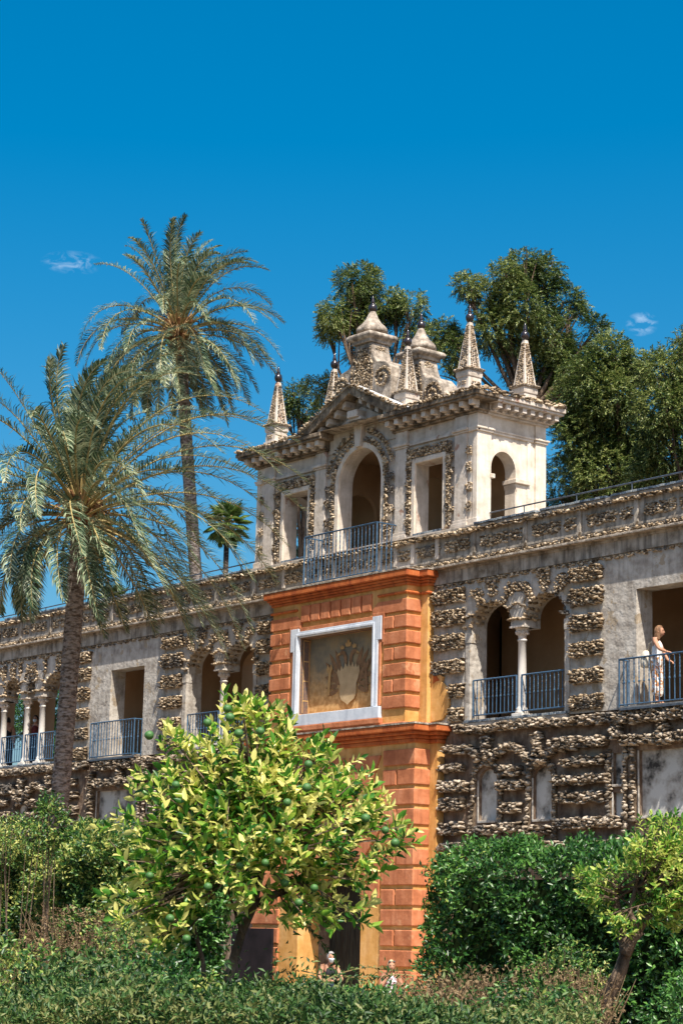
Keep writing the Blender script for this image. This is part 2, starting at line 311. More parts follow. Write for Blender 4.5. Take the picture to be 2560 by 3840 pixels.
class Rocks:
    """collects stones; the largest seen become single parts, the rest one part of real geometry"""
    def __init__(s): s.r = []
    def one(s, p, U, V, N, su, sv, sn, big, mi, T=None, flip=False):
        a = random.uniform(-.35, .35); ca, sa = math.cos(a), math.sin(a)
        U2 = U*ca+V*sa; V2 = V*ca-U*sa
        t = random.uniform(-.3, .3); V3 = V2*math.cos(t)+N*math.sin(t); N3 = N*math.cos(t)-V2*math.sin(t)
        M = np.array([list(U2*su), list(V3*sv), list(N3*sn)])   # rows: local axes
        s.r.append((np.array(p), M, random.randrange(10), big, mi))
    def path(s, pts, width, su, sv, tf, prot=.08, big=False, mi=0, along=False, dens=1.0, N=Vector((0, -1, 0))):
        """stones heaped along a stroke on the wall plane. pts (s,z); tf maps (s, depth, z) to world"""
        P = [Vector((p[0], p[1])) for p in pts]
        for i in range(len(P)-1):
            d = P[i+1]-P[i]; L = d.length
            if L < 1e-4: continue
            d = d/L; nrm = Vector((-d.y, d.x))
            horiz = abs(d.x) > .5
            a, b = (su, sv) if horiz else (sv, su)
            nr = max(1, round(width/b*1.25)); nc = max(1, round(L/a*dens*1.15))
            for r in range(nr):
                for c in range(nc+(r % 2)):
                    t = (c+.5-.5*(r % 2)+random.uniform(-.3, .3))/nc
                    w = ((r+.5)/nr-.5)*width+random.uniform(-.25, .25)*b
                    q = P[i]+d*(t*L)+nrm*w
                    bulge = prot*(1-.28*abs(w)/(width/2+1e-6))*random.uniform(.65, 1.3)
                    k = random.uniform(.5, 1.4)
                    s.put(q.x, -bulge*.75, q.y, su*.66*k, sv*.55*k*random.uniform(.8, 1.25), max(prot*.7, sv*.7), tf, big, mi, N)
    def put(s, u, w, z, a, b, c, tf, big, mi, N=None):
        p = Vector(tf((u, w, z))); pu = Vector(tf((u+1, w, z)))-p; pn = Vector(tf((u, w-1, z)))-p
        s.one(p, pu, Vector((0, 0, 1)), pn, a, b, c, big, mi)
    def poly(s, pts, su, sv, tf, prot=.08, big=False, mi=0):
        xs = [p[0] for p in pts]; zs = [p[1] for p in pts]
        z = min(zs)+sv*.4; row = 0
        while z < max(zs):
            x = min(xs)+(row % 2)*su*.5
            while x < max(xs):
                qx, qz = x+random.uniform(-.25, .25)*su, z+random.uniform(-.25, .25)*sv
                ins = False; j = len(pts)-1
                for i in range(len(pts)):
                    if (pts[i][1] > qz) != (pts[j][1] > qz) and qx < (pts[j][0]-pts[i][0])*(qz-pts[i][1])/(pts[j][1]-pts[i][1])+pts[i][0]: ins = not ins
                    j = i
                if ins:
                    k = random.uniform(.65, 1.25)
                    s.put(qx, -prot*random.uniform(.4, 1.0), qz, su*.60*k, sv*.62*k, max(prot*.7, sv*.7), tf, big, mi)
                x += su
            z += sv*.82; row += 1
    def build(s, parent, mats, limit=300):
        cam = np.array(CAM)
        sc_ = [-(np.prod(np.linalg.norm(M[:2], axis=1))/np.sum((p-cam)**2)) for p, M, k, b, mi in s.r]
        fwv = np.array(FW); rtv = np.array(RT); upv = np.array(UP)
        for i, (p, M, k, b, mi) in enumerate(s.r):   # prefer what the photograph shows
            q = p-cam; d = q@fwv; x = 1280+F_PX*(q@rtv)/d; y = 1920-F_PX*(q@upv)/d
            if not (0 < x < 2560 and 0 < y < 3150): sc_[i] = 0
        order = np.argsort(sc_); sel = set(order[:limit].tolist())
        off = Vector((0, 0, 0)); pp = parent
        while pp is not None: off += Vector(pp.location); pp = pp.parent
        for i in sel:
            p, M, k, b, mi = s.r[i]
            o = bpy.data.objects.new('stone', rock_mesh(True, k, mats[mi])); col.objects.link(o); o.parent = parent
            mm = Matrix(M.T.tolist()).to_4x4(); mm.translation = Vector(p)-off; o.matrix_local = mm
        for bigf, RV, RF in ((True, RV2, RF2), (False, RV1, RF1)):
            rest = [s.r[i] for i in range(len(s.r)) if i not in sel and s.r[i][3] == bigf]
            if not rest: continue
            nv = len(RV[0])
            Ms = np.stack([r[1] for r in rest]); Ps = np.stack([r[0] for r in rest]); Ks = np.array([r[2] for r in rest]); mi = np.array([r[4] for r in rest])
            VV = np.stack(RV)[Ks]@Ms+Ps[:, None, :]
            FF = RF[None]+(np.arange(len(rest))*nv)[:, None, None]
            me = mesh_np('rockwork', VV.reshape(-1, 3), FF.reshape(-1, 3), mats, np.repeat(mi, len(RF)))
            link('rockwork', me, parent, 'stuff')
# ------------------------------------------------------------------ leaves
T_DIA = (np.array([(0, 0, 0), (.45, -.5, .10), (1, 0, -.05), (.45, .5, .10)]), np.array([(0, 1, 2), (0, 2, 3)]))
T_LEAF = (np.array([(0, 0, 0), (.30, -.42, .10), (.68, -.36, .06), (1, 0, -.10), (.68, .36, .06), (.30, .42, .10), (.5, 0, -.02)]),
          np.array([(0, 1, 6), (1, 2, 6), (2, 3, 6), (3, 4, 6), (4, 5, 6), (5, 0, 6)]))
def unit(a): return a/np.maximum(np.linalg.norm(a, axis=-1, keepdims=True), 1e-9)
def leaf_arrays(P, D, Nn, L, W, tmpl=T_DIA):
    D = unit(D); S = unit(np.cross(Nn, D)); Nn = np.cross(D, S)
    tv, tf = tmpl
    V = P[:, None, :]+L[:, None, None]*tv[None, :, 0:1]*D[:, None, :]+W[:, None, None]*tv[None, :, 1:2]*S[:, None, :]+L[:, None, None]*tv[None, :, 2:3]*Nn[:, None, :]
    F = tf[None]+(np.arange(len(P))*len(tv))[:, None, None]
    return V.reshape(-1, 3), F.reshape(-1, 3)
def leaves_obj(name, P, D, Nn, L, W, m, parent, tmpl=T_DIA, kind='stuff', label=None):
    V, F = leaf_arrays(P, D, Nn, L, W, tmpl)
    return link(name, mesh_np(name, V, F, m), parent, kind, label)
def rdir(n, up=0.0):
    d = RNG.normal(size=(n, 3)); d[:, 2] += up; return unit(d)
# ================================================================== ground
CX = -40.8
g = MB(); g.box(-400, 300, -120, 500, -1.0, 0.0); tag(g.build('ground', DRT), kind='structure')
g = MB(); g.box(-80, -10, -5.5, 0.0, 0.004, 0.02); tag(g.build('path', GRV), kind='structure')

LOW = [([(3.86, 6.95), (4.83, 6.87), (5.4, 6.91), (6.5, 6.91), (7.4, 6.87)], 0.18), ([(3.52, 6.47), (3.99, 6.45), (4.42, 6.45), (4.57, 6.34), (4.72, 6.21)], 0.18), ([(4.96, 6.7), (4.99, 6.19)], 0.24), ([(5.14, 6.19), (5.35, 6.32), (5.64, 6.44), (5.87, 6.43), (6.11, 6.33), (6.25, 6.21), (6.39, 6.08)], 0.18), ([(6.62, 6.68), (6.68, 6.19)], 0.26), ([(6.45, 5.96), (6.93, 6.17), (7.15, 6.32), (7.81, 6.34)], 0.2), ([(4.46, 5.9), (4.39, 4.28)], 0.15), ([(4.43, 5.86), (4.58, 6.03), (4.85, 6.12), (5.11, 6.07), (5.26, 5.94), (5.35, 5.81), (5.38, 4.94), (5.34, 4.26)], 0.13), ([(6.31, 5.81), (6.2, 4.25)], 0.15), ([(6.22, 5.81), (6.39, 5.96), (6.73, 6.03), (6.99, 5.93), (7.1, 5.77), (7.12, 4.32)], 0.13), ([(3.41, 6.05), (4.15, 6.03)], 0.18), ([(3.42, 5.61), (4.31, 5.59)], 0.26), ([(3.43, 5.19), (4.17, 5.19)], 0.28), ([(3.41, 4.64), (4.14, 4.64)], 0.28), ([(5.47, 5.9), (6.08, 5.89)], 0.24), ([(5.36, 5.56), (6.17, 5.55)], 0.2), ([(5.51, 5.06), (6.06, 5.06)], 0.24), ([(5.52, 4.62), (6.01, 4.62)], 0.22), ([(4.48, 4.57), (5.37, 4.57)], 0.2), ([(6.12, 4.53), (6.99, 4.53)], 0.2), ([(3.4, 4.21), (6.66, 4.17)], 0.18), ([(7.08, 6.43), (8.75, 6.38)], 0.23), ([(7.43, 5.98), (8.65, 5.97)], 0.19), ([(7.19, 5.6), (8.8, 5.58)], 0.21), ([(7.3, 5.21), (8.62, 5.2)], 0.25), ([(7.28, 4.65), (9.1, 4.65)], 0.23), ([(9.06, 6.92), (9.05, 6.41)], 0.25), ([(8.78, 6.21), (8.77, 4.77)], 0.13), ([(9.25, 6.22), (9.25, 4.38)], 0.12), ([(9.48, 6.2), (9.47, 4.64)], 0.15), ([(9.21, 6.85), (11.7, 6.86)], 0.28), ([(9.23, 6.36), (11.7, 6.35)], 0.21), ([(10.41, 6.65), (10.4, 6.2)], 0.25), ([(7.4, 6.87), (9.2, 6.88)], .2), ([(6.7, 4.17), (12.4, 4.2)], .2), ([(11.95, 6.7), (11.95, 4.5)], .2)]
ARC = [[(5.53, 10.24), (6.19, 10.21), (6.3, 10.04), (6.44, 9.76), (6.32, 9.71), (6.17, 9.87), (6.03, 9.96), (5.78, 9.96), (5.65, 9.88), (5.35, 9.72), (5.28, 9.81), (5.46, 9.99)], [(4.74, 10.38), (5.23, 10.36), (5.21, 10.02), (4.98, 9.92), (4.88, 10.0), (4.86, 10.26)], [(6.48, 10.44), (6.94, 10.43), (6.9, 10.05), (6.85, 9.84), (6.68, 9.86), (6.57, 10.06), (6.5, 10.27)], [(4.27, 10.23), (4.62, 10.22), (4.77, 9.86), (4.54, 9.76), (4.41, 9.99), (4.27, 10.03)], [(7.18, 10.25), (7.55, 10.23), (7.48, 9.96), (7.1, 9.75), (7.03, 9.82), (7.09, 10.03)]]
WEDGE = [(-.17, 10.36), (.17, 10.36), (.15, 10.0), (.06, 9.86), (-.06, 9.86), (-.15, 10.0)]

def baluster_mesh(h, n=6):
    b = MB(); r = .0125
    prof = [(r*.9, 0), (r, .03), (r, h*.46), (r*1.9, h*.47), (r*1.9, h*.50), (r, h*.51)]
    b.lathe(prof, 0, 0, n)
    # twisted upper length
    vs = []; fs = []; k = 9
    for j in range(k):
        z = h*.51+(h*.49)*j/(k-1)
        for i in range(4):
            a = math.pi/2*i+j*.9; vs.append((r*1.15*math.cos(a), r*1.15*math.sin(a), z))
    for j in range(k-1):
        for i in range(4):
            q = (i+1) % 4; fs.append((j*4+i, j*4+q, (j+1)*4+q, (j+1)*4+i))
    b.add(vs, fs)
    me = bpy.data.meshes.new('baluster'); me.from_pydata(b.v, [], b.f); me.materials.append(IRN); return me
BAL = {}
def railing(parent, pts, zb, zt, step, name='railing', brace=False):
    step *= 1.36 if step < .104 else 1.4
    """an iron railing along world points pts (x, y); its bars are sub-parts"""
    m = MB()
    for i in range(len(pts)-1):
        (xa, ya), (xb, yb) = pts[i], pts[i+1]
        m.tube([(xa, ya, zt), (xb, yb, zt)], .02, 6); m.tube([(xa, ya, zb), (xb, yb, zb)], .016, 6)
    for (xa, ya) in pts: m.tube([(xa, ya, zb-.05), (xa, ya, zt+.01)], .02, 6)
    rl = m.build(name, IRN, parent)
    h = round(zt-zb, 3)
    if h not in BAL: BAL[h] = baluster_mesh(h)
    off = Vector((0, 0, 0)); p = rl
    while p is not None: off += Vector(p.location); p = p.parent
    for i in range(len(pts)-1):
        a = Vector(pts[i]); b = Vector(pts[i+1]); n = max(1, round((b-a).length/step))
        for k in range(1, n):
            q = a+(b-a)*k/n
            o = bpy.data.objects.new('baluster', BAL[h]); col.objects.link(o); o.parent = rl
            o.location = Vector((q.x, q.y, zb))-off; o.rotation_euler = (0, 0, random.uniform(0, 6)); o.scale = (1, 1, 1)
    return rl
_tile = {}
def tiles(parent, x0, x1, y0, y1, z0, z1, w=.145, name='tile'):
    n = max(1, round((x1-x0)/w)); w = (x1-x0)/n
    key = (round(w, 3), round(y1-y0, 3), round(z1-z0, 3))
    if key not in _tile:
        b = MB(); hw = w/2-.004; hy = (y1-y0)/2; hz = (z1-z0)/2; b.block(-hw, hw, -hy, hy, -hz, hz, .006)
        me = bpy.data.meshes.new('tile'); me.from_pydata(b.v, [], b.f); me.materials.append(TIL); _tile[key] = me
    off = Vector((0, 0, 0)); p = parent
    while p is not None: off += Vector(p.location); p = p.parent
    for k in range(n):
        if random.random() < .04: continue
        o = bpy.data.objects.new(name, _tile[key]); col.objects.link(o); o.parent = parent
        o.location = Vector((x0+(k+.5)*w, (y0+y1)/2+random.uniform(-.004, .004), (z0+z1)/2+random.uniform(-.003, .003)))-off
        o.rotation_euler = (random.uniform(-.02, .02), random.uniform(-.015, .015), random.uniform(-.015, .015))
def column(parent, x, y, zb, tf_sign=1, name='column'):
    z = zb; b = MB()
    b.box(x-.17, x+.17, y-.17, y+.17, z, z+.07)
    c = MB()
    c.lathe([(.155, z+.07), (.16, z+.10), (.125, z+.15), (.135, z+.18), (.105, z+.21), (.100, z+.24), (.098, z+1.0), (.090, z+1.72), (.11, z+1.735), (.11, z+1.765), (.09, z+1.78)], x, y, 18)
    cap = MB()
    cap.lathe([(.09, z+1.78), (.10, z+1.84), (.135, z+1.92), (.12, z+1.93), (.15, z+1.99), (.17, z+2.03)], x, y, 12)
    for k in range(8):
        a = k*math.pi/4+.2; cap.lathe([(.03, z+1.88), (.045, z+1.93), (.02, z+1.98)], x+.125*math.cos(a), y+.125*math.sin(a), 6)
    cap.box(x-.21, x+.21, y-.21, y+.21, z+2.03, z+2.07)
    s = c.build(name, MRB, parent, smooth=False)
    for p in s.data.polygons: p.use_smooth = True
    b.build('column_base', MRB, s, bevel=.01); cap.build('capital', CRG, s)
    return s

def build_wing(sg, smax, label):
    T = lambda v: (CX+sg*v[0], v[1], v[2]); fl = sg < 0
    X = lambda s: CX+sg*s
    def xr(a, b): return (min(X(a), X(b)), max(X(a), X(b)))
    root = empty('gallery_wing', (X(8), 0, 0), label, 'gallery')
    rk = Rocks(); mor = MB(T, fl)
    ops = [(4.27, 7.4, 7.12, 9.15), (4.27, 5.62, 9.15, 9.36, .50), (6.08, 7.4, 9.15, 9.36, .50), (9.55, 11.3, 7.1, 9.62)]
    cols = [5.85]
    ARCS = [(4.27, 5.62), (6.08, 7.4)]
    if sg < 0:
        ops += [(13.4, 19.4, 7.12, 9.15), (13.4, 15.1, 9.15, 9.34, .52), (15.52, 16.04, 9.15, 9.45, .3), (16.42, 17.45, 9.15, 9.38, .46), (17.85, 19.4, 9.15, 9.36, .5)]
        ARCS += [(13.4, 15.1), (15.52, 16.04), (16.42, 17.45), (17.85, 19.4)]; cols += [15.33, 16.23, 17.66]
    w = MB(T, fl); w.wall(2.6, smax, 7.05, 10.45, 0, .5, ops)
    upper = w.build('upper_wall', PL, root)
    # frieze, string course, parapet
    f = MB(T, fl)
    f.box(2.9, smax, -.05, .5, 10.452, 10.74); f.box(2.9, smax, -.08, .5, 10.742, 10.80)
    f.build('frieze', PLF, root)
    for k, (a, b_) in enumerate(((2.9, 3.9), (7.43, 12.5))): pass
    st = MB(T, fl)
    st.prism([(0, 0)]*0 or [(2.9, 10.803), (smax, 10.803), (smax, 10.86), (2.9, 10.86)], -.24, .3)
    st.build('string_course', RKC, root, bevel=.012)
    pa = MB(T, fl)
    pa.box(2.3, smax, 0, .32, 10.862, 11.66); pa.box(2.3, smax, -.03, 0, 11.03, 11.08); pa.box(2.3, smax, -.02, 0, 10.862, 11.03)
    pa.box(2.3, smax, -.10, .34, 11.662, 11.73)
    pa.build('parapet_wall', PLF, root)
    tiles(root, *xr(4.45, 17.5 if sg < 0 else 14), -.13, .36, 11.733, 11.785, .16)
    # pier posts of the parapet
    s = 4.35
    while s < smax-1.8:
        p = MB(T, fl); p.block(s-.06, s+.06, -.055, .0, 11.085, 11.60, .012); p.prism([(s-.06, 11.085), (s+.06, 11.085), (s, 11.0)], -.09, -.03)
        p.build('parapet_post', PLF, root)
        rk.path([(s+.26, 11.32), (s+1.12, 11.33)], .27, .10, .055, T, .035, mi=0)
        rk.path([(s+1.29, 11.32), (s+1.58, 11.33)], .27, .10, .055, T, .035, mi=0)
        s += 1.75
    rk.path([(2.5, 11.32), (3.1, 11.33)], .27, .10, .055, T, .035); rk.path([(3.35, 11.33), (4.15, 11.33)], .27, .10, .055, T, .035)
    rk.path([(2.9, 10.94), (smax-.3, 10.94)], .13, .10, .052, T, .06)
    rk.path([(2.4, 11.63), (smax-.3, 11.63)], .09, .12, .05, T, .12)
    # small rock tufts under the frieze
    s = 3.0
    while s < smax-.4:
        rk.path([(s, 10.395), (s+.27, 10.395)], .085, .095, .045, T, .045); s += .37
    # rock piers
    def pier(a, b, mi=0, z0=0):
        for zt, zb in ((10.28, 9.97), (9.79, 9.43), (9.20, 8.86), (8.59, 8.29), (8.0, 7.70), (7.43, 7.12)):
            if a < 3 and zt < 8.1: a = 3.60 if zt > 7.9 else 3.50
            mor.box(a+.02, b-.02, -.085, -.002, zb+.02, zt-.02)
            rk.path([(a+.02, (zt+zb)/2), (b-.02, (zt+zb)/2)], zt-zb+.03, .098, .050, T, .125)
    pier(2.98, 4.08); pier(7.60, 8.58); pier(12.38, 13.25)
    if sg < 0: pier(19.6, 20.5)
    # arches: stalactite rockwork
    for poly in ARC: rk.poly(poly, .095, .055, T, .07)
    if sg < 0:
        for c0 in (14.2, 16.93, 18.6): rk.poly([(c0+p[0], p[1]) for p in WEDGE], .095, .055, T, .07)
        for c0, k in ((15.78, .72), (17.65, .5)): rk.poly([(c0+(p[0]-5.85)*k, p[1]) for p in ARC[0]], .095, .055, T, .07)
        for c0 in (13.55,): rk.poly([(c0+(p[0]-4.4), p[1]) for p in ARC[3]], .095, .055, T, .07)
        for c0 in (15.0, 16.5, 17.4, 18.0): rk.poly([(c0+p[0]*.6, p[1]-.02) for p in WEDGE], .095, .055, T, .07)
    for a, b_ in ARCS:      # hanging stones along the intrados
        m = (a+b_)/2; h = (b_-a)/2
        for k in range(11):
            t = math.pi*(k+.5)/11; wq = random.uniform(.02, .45)
            for dq in (0.02, .17, .33):
                rk.put(m+(h-.01)*math.cos(t), dq, 9.37+.49*math.sin(t), .05, .055, .09, T, False, 0)
    for c in cols:          # rock rings round the blocks over the columns
        cap = MB(T, fl)
        ws = .21 if c < 15.5 and c > 6 or c > 17 else .22
        y0, y1 = -.02, .48
        cap.prism([(c-.20, 9.19), (c+.20, 9.19), (c+.21, 9.33), (c-.21, 9.33)], -.02, .36)
        cap.prism([(c-.16, 9.33), (c+.16, 9.33), (c+.25, 9.60), (c-.25, 9.60)], -.03, .38)
        cap.prism([(c-.17, 9.60), (c+.17, 9.60), (c+.30, 9.88), (c+.1, 9.97), (c-.1, 9.97), (c-.30, 9.88)], -.04, .38)
        cap.build('impost_block', PL, root)
        for z, hw in ((9.345, .25), (9.62, .27)):
            for q in range(7):
                rk.put(c-hw+2*hw*q/6, -.06, z+random.uniform(-.015, .015)+(.0 if z < 9.5 else .10*(1-abs(q-3)/3)), .06, .035, .08, T, False, 0)
            for q in range(5):
                for sd in (-1, 1): rk.put(c+sd*hw, .03+.09*q, z+random.uniform(-.015, .015), .06, .035, .08, T, False, 0)
    jl = [(4.19, 4.27), (7.4, 7.5)]+([(13.3, 13.4)] if sg < 0 else [])
    for a, b_ in jl:
        for z in (9.32, 9.58):
            for q in range(4): rk.put((a+b_)/2+random.uniform(-.14, .14), -.05, z+random.uniform(-.03, .03), .07, .035, .08, T, False, 0)
    # jamb mouldings
    jb = MB(T, fl)
    for a, b_ in [(4.12, 4.27), (7.4, 7.55)]+([(13.27, 13.4), ] if sg < 0 else []):
        jb.box(a, b_, -.03, 0, 7.08, 8.95); jb.box(a-.01, b_+.02, -.045, .25, 8.952, 9.19)
    jb.each('jamb_moulding', PL, root)
    for c in cols: column(root, X(c), .15, 7.12)
    # sills
    for a, b_ in [(4.15, 7.5)]+([(13.3, 19.5)] if sg < 0 else []):
        q = MB(T, fl); q.box(a, b_, -.08, .5, 6.98, 7.06); q.build('sill', PL, root)
        tiles(root, *xr(a, b_ if b_ < 19 else 18.5), -.10, .22, 7.062, 7.12, .15)
    # lower wall with recessed panels and blind niches
    lops = [(4.60, 5.20, 4.80, 5.72, .26), (6.40, 6.96, 4.78, 5.70, .24), (8.86, 9.12, 5.45, 6.12), (8.86, 9.12, 4.78, 5.28), (9.62, 11.75, 4.75, 6.14)]
    if sg < 0: lops += [(o[0]+9.3, o[1]+9.3, *o[2:]) for o in lops[:2]]
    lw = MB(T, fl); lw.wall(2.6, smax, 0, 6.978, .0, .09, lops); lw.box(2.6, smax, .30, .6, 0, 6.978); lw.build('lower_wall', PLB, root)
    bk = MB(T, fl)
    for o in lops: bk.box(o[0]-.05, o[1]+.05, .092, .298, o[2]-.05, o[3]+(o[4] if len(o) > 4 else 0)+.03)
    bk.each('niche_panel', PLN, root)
    fr = MB(T, fl)
    for o in lops:
        t = .035
        fr.box(o[0]-t, o[0], -.025, .02, o[2]-t, o[3]); fr.box(o[1], o[1]+t, -.025, .02, o[2]-t, o[3]); fr.box(o[0], o[1], -.05, .02, o[2]-t-.02, o[2])
    fr.each('niche_moulding', PL, root, bevel=.008)
    strokes = list(LOW)
    if sg < 0: strokes += [([(p[0]+9.3, p[1]) for p in P], wd) for P, wd in LOW[:-5] if P[0][0] < 8.2]+[([(12.3, 6.9), (19, 6.9)], .2), ([(12.4, 4.2), (19, 4.2)], .2)]
    for P, wd in strokes:
        wd *= 1.0; mor_w = wd*.5
        for i in range(len(P)-1):
            a, b_ = Vector((P[i][0], P[i][1])), Vector((P[i+1][0], P[i+1][1])); d = (b_-a).normalized(); nn = Vector((-d.y, d.x))*mor_w*.8
            a2 = a-d*.0; pl = [tuple(a+nn), tuple(a-nn), tuple(b_-nn), tuple(b_+nn)]
            mor.prism(pl, -(.15 if wd > .16 else .06)-.002*(i % 3), -.001*(1+i % 2))
        vertical = abs(P[0][0]-P[-1][0]) < .15 and len(P) == 2
        if not vertical and wd <= .135*1.0: rk.path(P, wd, .115, .075, T, .08, big=True, mi=1)
        elif vertical and wd < .2: rk.path([(p[0]-.0, p[1]) for p in P], wd*.9, .13, .078, T, .09, big=True, mi=1, dens=1.1)
        else: rk.path(P, wd, .115, .062, T, .19, big=True, mi=1)
    mor.build('rock_mortar', MOR, root, kind='stuff')
    rk.build(root, [ROK, RKD])
    # inside: floor, ceiling, back wall, cross walls
    n = MB(T, fl); n.box(2.6, smax, .5, 3.2, 6.9, 7.05); n.build('gallery_floor', OCH, root)
    n = MB(T, fl); n.box(2.6, smax, .32, 3.2, 10.78, 10.98); n.build('roof_terrace', PLF, root)
    n = MB(T, fl); n.box(2.6, smax, .5, 2.3, 10.3, 10.4); n.build('ceiling', OCH, root)
    if sg > 0: bo = [(2.25, 2.85, 7.05, 9.9, .3)]
    else: bo = [(6.5, 8.0, 7.6, 9.6, .5), (17.9, 19.0, 7.4, 9.6, .45), (20.2, 21.6, 7.4, 9.6, .45)]
    n = MB(T, fl); n.wall(2.0 if sg > 0 else 2.6, smax, 7.05, 10.3, 2.3, 2.78, bo); n.build('back_wall', OCH, root)
    if sg > 0:
        n = MB(T, fl); n.box(1.6, 3.4, 3.6, 3.7, 7.0, 10.4); n.box(1.6, 1.7, 2.8, 3.6, 7, 10.4); n.box(3.4, 3.5, 2.8, 3.6, 7, 10.4); n.box(1.6, 3.5, 2.79, 3.7, 10.4, 10.5); n.build('dark_passage', GLZ, root)
    n = MB(T, fl)
    n.box(8.9, 9.1, .5, .9, 7.05, 10.3); n.box(12.1, 12.3, .5, .9, 7.05, 10.3); n.each('inner_buttress', OCH, root)
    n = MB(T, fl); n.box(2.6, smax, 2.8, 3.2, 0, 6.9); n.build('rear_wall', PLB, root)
    # railings
    railing(root, [(X(4.3), .06), (X(5.76), .06)], 7.24, 8.06, .098); railing(root, [(X(5.94), .06), (X(7.38), .06)], 7.24, 8.06, .098)
    if sg < 0:
        for a, b_ in ((13.42, 15.24), (15.42, 16.14), (16.32, 17.57), (17.75, 19.4)): railing(root, [(X(a), .06), (X(b_), .06)], 7.24, 8.04, .098)
    a, b_ = (9.29, 11.6) if sg > 0 else (9.55, 11.85)
    bm_ = MB(T, fl); bm_.box(a, b_, -.26, .0, 6.985, 7.03); bm_.build('balcony_floor', IRD, root)
    bt = MB(T, fl)
    k = a+.03
    while k < b_-.05: bt.box(k, k+.145, -.245, .3, 7.031, 7.06); k += .15
    bt.build('balcony_paving', CRM, root)
    railing(root, [(X(a), 0), (X(a), -.26), (X(b_), -.26), (X(b_), 0)], 7.10, 8.08, .105, 'balcony_railing')
    # iron hand-rail on the parapet, coping height
    h = MB(T, fl); h.tube([(4.42, .42, 12.10), (smax, .42, 12.13 if sg > 0 else 11.98)], .018, 6); s = 5.6
    while s < smax: h.tube([(s, .42, 10.98), (s, .42, 12.11 if sg > 0 else 12.11-.12*(s-4.4)/(smax-4.4))], .014, 6); s += 1.72
    h.build('handrail', IRD, root)
    return root
wing_r = build_wing(1, 15.0, 'rock-studded gallery wing right of the orange gateway, with the woman on its balcony')
wing_l = build_wing(-1, 23.0, 'rock-studded gallery wing left of the orange gateway, behind the near palm trunk')

# ================================================================== gateway block
root = empty('gateway', (CX, 0, 0), 'orange and ochre rendered gateway block with framed fresco, under the pavilion', 'gateway')
Tc = lambda v: (CX+v[0], v[1], v[2])
# body: upper stage
b = MB(Tc)
b.wall(-2.66, 2.66, 7.16, 10.55, -.62, .0, [(-1.47, 1.47, 7.6, 9.55)]); b.box(-2.94, -2.66, -.20, .0, 7.16, 10.55); b.box(2.66, 2.94, -.20, .0, 7.16, 10.55)
b.build('upper_wall', YEL, root)
b = MB(Tc); DW = 1.22
b.wall(-3.10, 3.10, 0, 6.76, -.66, -.0, [(-DW, DW, 0, 2.9, .9)]); b.box(-3.38, -3.10, -.22, .0, 0, 6.76); b.box(3.10, 3.38, -.22, .0, 0, 6.76)
b.build('lower_wall', YEL, root)
b = MB(Tc); b.wall(-2.6, 2.6, 0, 10.86, .0, .6, [(-DW, DW, 0, 2.9, .9), (-1.47, 1.47, 7.6, 9.55)]); b.box(-1.6, 1.6, .0, .5, 7.5, 9.65); b.build('core_wall', PLB, root)
b = MB(Tc); b.box(-2.6, 2.6, .6, 2.8, 10.78, 11.0); b.build('roof_terrace', PLF, root)
# cornices (profile outward, wrapped round the two steps)
def cornice(prof, sx, sy, sx2, sy2, name, m, cap=None):
    """prof: list of (projection, z0, z1)"""
    b = MB(Tc)
    for e, z0, z1 in prof:
        b.box(-sx-e, sx+e, sy-e, .0, z0, z1); b.box(sx+e, sx2+e, sy2-e, .0, z0, z1); b.box(-sx2-e, -sx-e, sy2-e, .0, z0, z1)
    o = b.build(name, m, root, bevel=.02)
    if cap:
        e, z0, z1 = cap; b = MB(Tc)
        b.box(-sx-e, sx+e, sy-e, .0, z0, z1); b.box(sx+e, sx2+e, sy2-e, .0, z0, z1); b.box(-sx2-e, -sx-e, sy2-e, .0, z0, z1)
        b.build('weathering_cap', RKC, o)
cornice([(.05, 10.45, 10.52), (.09, 10.521, 10.58), (.13, 10.581, 10.64), (.20, 10.641, 10.80)], 2.66, -.62, 2.94, -.20, 'upper_cornice', ORD, (.215, 10.801, 10.83))
cornice([(.05, 6.64, 6.74), (.10, 6.741, 6.82), (.19, 6.821, 6.90), (.27, 6.901, 7.05)], 3.10, -.66, 3.38, -.22, 'lower_cornice', ORD, (.285, 7.051, 7.09))
b = MB(Tc); b.box(-2.72, 2.72, -.72, .0, 7.091, 7.158); b.box(2.72, 3.0, -.26, 0, 7.091, 7.158); b.box(-3.0, -2.72, -.26, 0, 7.091, 7.158); b.build('plinth', ORG, root, bevel=.02)
